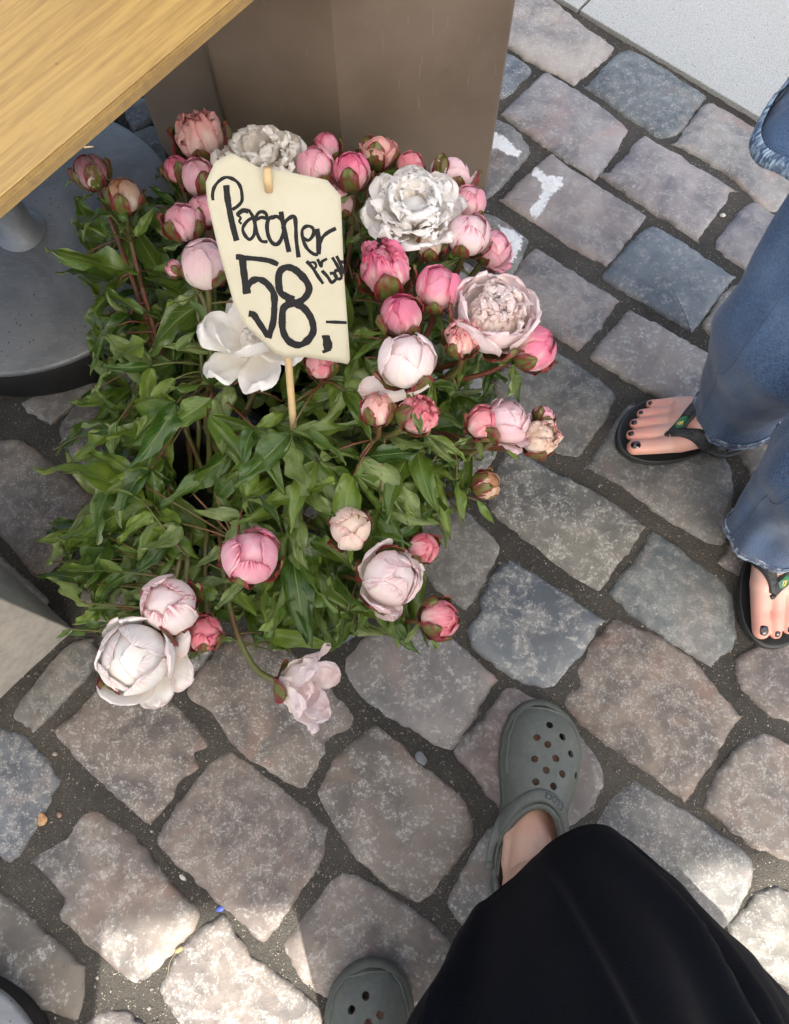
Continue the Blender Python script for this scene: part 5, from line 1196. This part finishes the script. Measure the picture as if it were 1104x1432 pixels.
# clog in its own units: heel at x=0, toe at x=.272, inner side +y for the right foot
def cw(x):      # half widths (medial, lateral)
    t = x / .272
    base = np.interp(t, [0, .04, .12, .3, .5, .68, .8, .9, .96, .99, 1], [.0, .022, .036, .039, .0425, .0525, .0535, .045, .030, .015, .0])
    sft = .008 * max(0, (t - .72) / .28) ** 2
    med = np.interp(t, [0, .3, .45, .7, .85, 1], [0, -.001, -.002, .001, .001, 0]); return base + med + sft, base - med * .5 - sft
def ctop(x):
    t = x / .272; return np.interp(t, [0, .06, .2, .4, .52, .62, .75, .87, .94, .98, 1], [.050, .062, .070, .084, .0885, .083, .071, .058, .047, .036, .020])
def clog(M, side, foot_inside=True):
    xs_ = [.136 - .136 * cos(pi * i / 46) for i in range(47)]; na = 36; V = []
    for x in xs_:
        wm, wl = cw(x); H = ctop(x); zb = .014
        for k in range(na):
            b = 2 * pi * k / na; cb, sb = cos(b), sin(b); e = .80
            yy = (wm if cb > 0 else wl) * math.copysign(abs(cb) ** e, cb); zz = zb + ((H - zb) * abs(sb) ** .86 if sb > 0 else -.004 * abs(sb) ** .5)
            V.append(Vector((x, yy * side, zz)))
    F = grid_faces(47, na, True) + [tuple(range(na))[::-1], tuple(range(46 * na, 47 * na))]
    m = mesh('clog', V, F, [CLOG]); bm = bmesh.new(); bm.from_mesh(m); bmesh.ops.remove_doubles(bm, verts=bm.verts, dist=1e-5); bmesh.ops.recalc_face_normals(bm, faces=bm.faces); bm.to_mesh(m); bm.free()
    o = bpy.data.objects.new('clog', m); col.objects.link(o)
    so = o.modifiers.new('s', 'SOLIDIFY'); so.thickness = .0042; so.offset = -1
    CV = []; CF = []; ox, oa, ob2 = .070, .0700, .0385
    ring = lambda s, z: [Vector((ox + oa * s * cos(a) + .0, ob2 * s * sin(a) * (1 + .0 * cos(a)), z)) for a in [2 * pi * i / 48 for i in range(48)]]
    CV += ring(1, .030) + ring(1, .16); CF += grid_faces(2, 48, True) + [tuple(range(48))[::-1], tuple(range(48, 96))]
    inv = MC1.inverted()
    for (hx_, hy_) in [(769, 1014), (749, 1031), (789, 1031), (766, 1041), (746, 1061), (801, 1055), (779, 1061), (764, 1077), (789, 1083), (807, 1085), (748, 1093), (776, 1100), (805, 1113)]:
        z = .070
        for _ in range(6):
            l = inv @ at(hx_, hy_, z); wm, wl = cw(l.x); wwd = wm if l.y > 0 else wl; zl = .014 + (ctop(l.x) - .014) * max(.05, (1 - min(.98, abs(l.y / max(wwd, .01))) ** (1 / .8 * 2))) ** .43; z = .004 + zl * CLs
        l.z = z / CLs; l.y *= side; dn = Vector((0, -l.y * 1.4, -.05)).normalized()
        tube([l - dn * .012, l + dn * .016], .0046, 16, True, CV, CF)
    cm = mesh('cut', CV, CF, [CLOG]); bm = bmesh.new(); bm.from_mesh(cm); bmesh.ops.recalc_face_normals(bm, faces=bm.faces); bm.to_mesh(cm); bm.free()
    co = bpy.data.objects.new('cut', cm); col.objects.link(co)
    bo = o.modifiers.new('b', 'BOOLEAN'); bo.operation = 'DIFFERENCE'; bo.object = co; bo.solver = 'EXACT'; bo.use_self = True
    dg = bpy.context.evaluated_depsgraph_get(); me = bpy.data.meshes.new_from_object(o.evaluated_get(dg))
    bpy.data.objects.remove(o); bpy.data.objects.remove(co); print('clog verts', len(me.vertices))
    me.name = 'clog'; me.polygons.foreach_set('use_smooth', [True] * len(me.polygons))
    try: me.set_sharp_from_angle(angle=radians(42))
    except Exception: pass
    c = obj('clog', me, pp, M)
    # surface height of the shell
    def zt(x, y):
        wm, wl = cw(x); ww = wm if y * side > 0 else wl; r = min(.985, abs(y) / max(ww, .004)); cb = r ** (1 / .8); return .014 + (ctop(x) - .014) * max(.02, 1 - cb * cb) ** .43
    V, F = tube([Vector((ox + oa * cos(a), ob2 * sin(a), zt(ox + oa * cos(a), ob2 * sin(a)) - .0010)) for a in [2 * pi * i / 64 for i in range(65)]], .0042, 10, False)
    obj('collar', mesh('collar', V, F, [CLOG]), c, M)
    # sole: outline swept with grooves
    ol = []
    for i in range(47):
        x = xs_[i]; ol.append((x, cw(x)[0]))
    for i in range(45, 0, -1): ol.append((xs_[i], -cw(xs_[i])[1]))
    V = []; prof = [(0, .95), (.001, 1.02), (.009, 1.045), (.0105, 1.028), (.012, 1.028), (.0135, 1.04), (.024, 1.03), (.029, 1.012), (.0300, .97)]
    for z, s in prof:
        for x, y in ol: V.append(Vector((.14 + (x - .14) * s, y * s * side, z + .010 * max(0, (x - .22) / .05) ** 2 * (1 if z < .012 else .6))))
    F = grid_faces(len(prof), len(ol), True) + [tuple(range(len(ol)))]
    m = mesh('sole', V, F, [CLOGD]); bm = bmesh.new(); bm.from_mesh(m); bmesh.ops.recalc_face_normals(bm, faces=bm.faces); bm.to_mesh(m); bm.free(); obj('sole', m, c, M)
    # toe welt line following the rim above the sole
    pts = []
    for i in range(60):
        x = .17 + (.272 - .17 - .012) * sin(pi / 2 * i / 30) if i <= 30 else .17 + (.272 - .17 - .012) * sin(pi / 2 * (60 - i) / 30)
        sg_ = 1 if i <= 30 else -1; wm, wl = cw(x); y = (wm if sg_ > 0 else wl) * .90 * side * sg_
        pts.append(Vector((x, y if 0 < i < 59 else y, zt(x, y) + .0003)))
    a_, b_ = pts[:28], pts[33:]
    arc = [a_[-1].lerp(b_[0], t) + Vector((.0045 * sin(pi * t), 0, 0)) for t in (.25, .5, .75)]
    for q in arc: q.z = zt(min(q.x, .268), q.y) + .0006
    V, F = tube(catmull(a_ + arc + b_, 2), .0017, 6); obj('welt', mesh('welt', V, F, [CLOG]), c, M)
    # pivoting strap folded forward over the instep
    rows = []; NR = 44
    for i in range(NR + 1):
        a = radians(-104 + 208 * i / NR); row = []
        for j in range(5):
            s = -1 + .5 * j; ra = oa + .0125 + s * .0080; rb = ob2 + .0075 + s * .0058
            x = ox + ra * cos(a); y = rb * sin(a) * side; row.append(Vector((x, y, zt(x, y * .95) + .0006 + .0012 * (1 - s) / 2)))
        rows.append(row)
    sp_ = ribbon('strap', [[q for q in r] for r in rows], .0036, CLOG, None); col.objects.unlink(sp_); ms = sp_.data; bpy.data.objects.remove(sp_); so_ = obj('strap', ms, c, M)
    tx = text_on('t', 'crocs', rows, .50, .36, .55, -.45, RUBBER, None, .0040, True); col.objects.unlink(tx); mt = tx.data; mt.name = 'strap_lettering'; bpy.data.objects.remove(tx); obj('strap_lettering', mt, c, M)
    for a in (-101, 101):
        x = ox + (oa + .0135) * cos(radians(a)); y = (ob2 + .0075) * sin(radians(a)) * side
        V, F = lathe([(0, .0022), (.0045, .0018), (.006, 0)], 20, (0, 0, 0)); m = mesh('rivet', V, F, [CLOG]); obj('rivet', m, c, M @ T(x, y, zt(x, y * .93) + .005))
    return c
SQ = Matrix.Diagonal((1, .90, .90, 1)); FM1 = MC1 @ S(1 / CLs) @ T(.010, 0, .018) @ SQ; FM2 = MC2 @ S(1 / CLs) @ T(.010, 0, .018) @ SQ
kn1, kn2 = Vector((.17, -.31, .48)), Vector((.02, -.36, .48))
ob2_, bm2_ = person_body('body', [(FM2, -1), (FM1, 1)], [kn2, kn1], [Vector((-.03, -.42, .90)), Vector((.13, -.42, .90))], .0030, pp)
ob2_.color = (.58, .38, .285, 1)
clog(MC1, 1); clog(MC2, -1)
hem_px = [(596, 1440), (612, 1380), (634, 1322), (664, 1276), (700, 1244), (736, 1215), (768, 1182), (800, 1163), (826, 1158), (852, 1163), (878, 1176), (912, 1204), (950, 1240), (1000, 1290), (1050, 1340), (1104, 1396), (1160, 1470), (1140, 1620), (1000, 1760), (800, 1800), (640, 1720), (580, 1560)]
hc = catmull([at(x, y, .15) for x, y in hem_px], 8, True); n = len(hc); V = []; uv = []; WC = Vector((.05, -.43, 0))
NRW = 34
for i in range(NRW):
    t = i / (NRW - 1); z = .15 + .85 * t
    for k, p in enumerate(hc):
        a = math.atan2(p.y + .33, p.x - .18); tg = WC + Vector((.17 * cos(a), .12 * sin(a), 0)); s = t ** .95
        q = Vector((p.x, p.y, 0)).lerp(tg, s); d = Vector((cos(a), sin(a), 0))
        fl = .030 * noise.noise(Vector((cos(a) * 2.4 + .15 * t, sin(a) * 2.4, t * 1.1 + 4))) * sin(min(1, t * 5) * pi / 2) + .008 * sin(a * 9 + 2.2 * sin(a * 2) + t * 1.5) * min(1, t * 6) * (1 - t * .6)
        for a_i, w_i, am, dr_ in ((2.0, .12, .026, .25), (1.62, .10, .022, -.2), (1.25, .13, .034, -.55), (.85, .12, .028, -.4), (.45, .12, .03, -.3)):
            x_ = (a - a_i - dr_ * t * 2.2) / w_i; fl += am * math.exp(-x_ * x_ if x_ > 0 else -x_ * x_ * 4) * min(1, .15 + t * 3.5)
        q += d * fl; V.append((q.x, q.y, z + .006 * noise.noise(Vector((cos(a) * 3, sin(a) * 3, 1))))); uv.append((k / n, t))
m = mesh('skirt', V, grid_faces(NRW, n, True) + [tuple(range((NRW - 1) * n, NRW * n))], [CLOTH], uv=uv); sk = obj('skirt', m, pp)
so = sk.modifiers.new('cloth', 'SOLIDIFY'); so.thickness = .0012
V, F = tube([hc[k] for k in range(n)] + [hc[0]], .0022, 6, False); obj('hem', mesh('hem', V, F, [CLOTH]), sk)
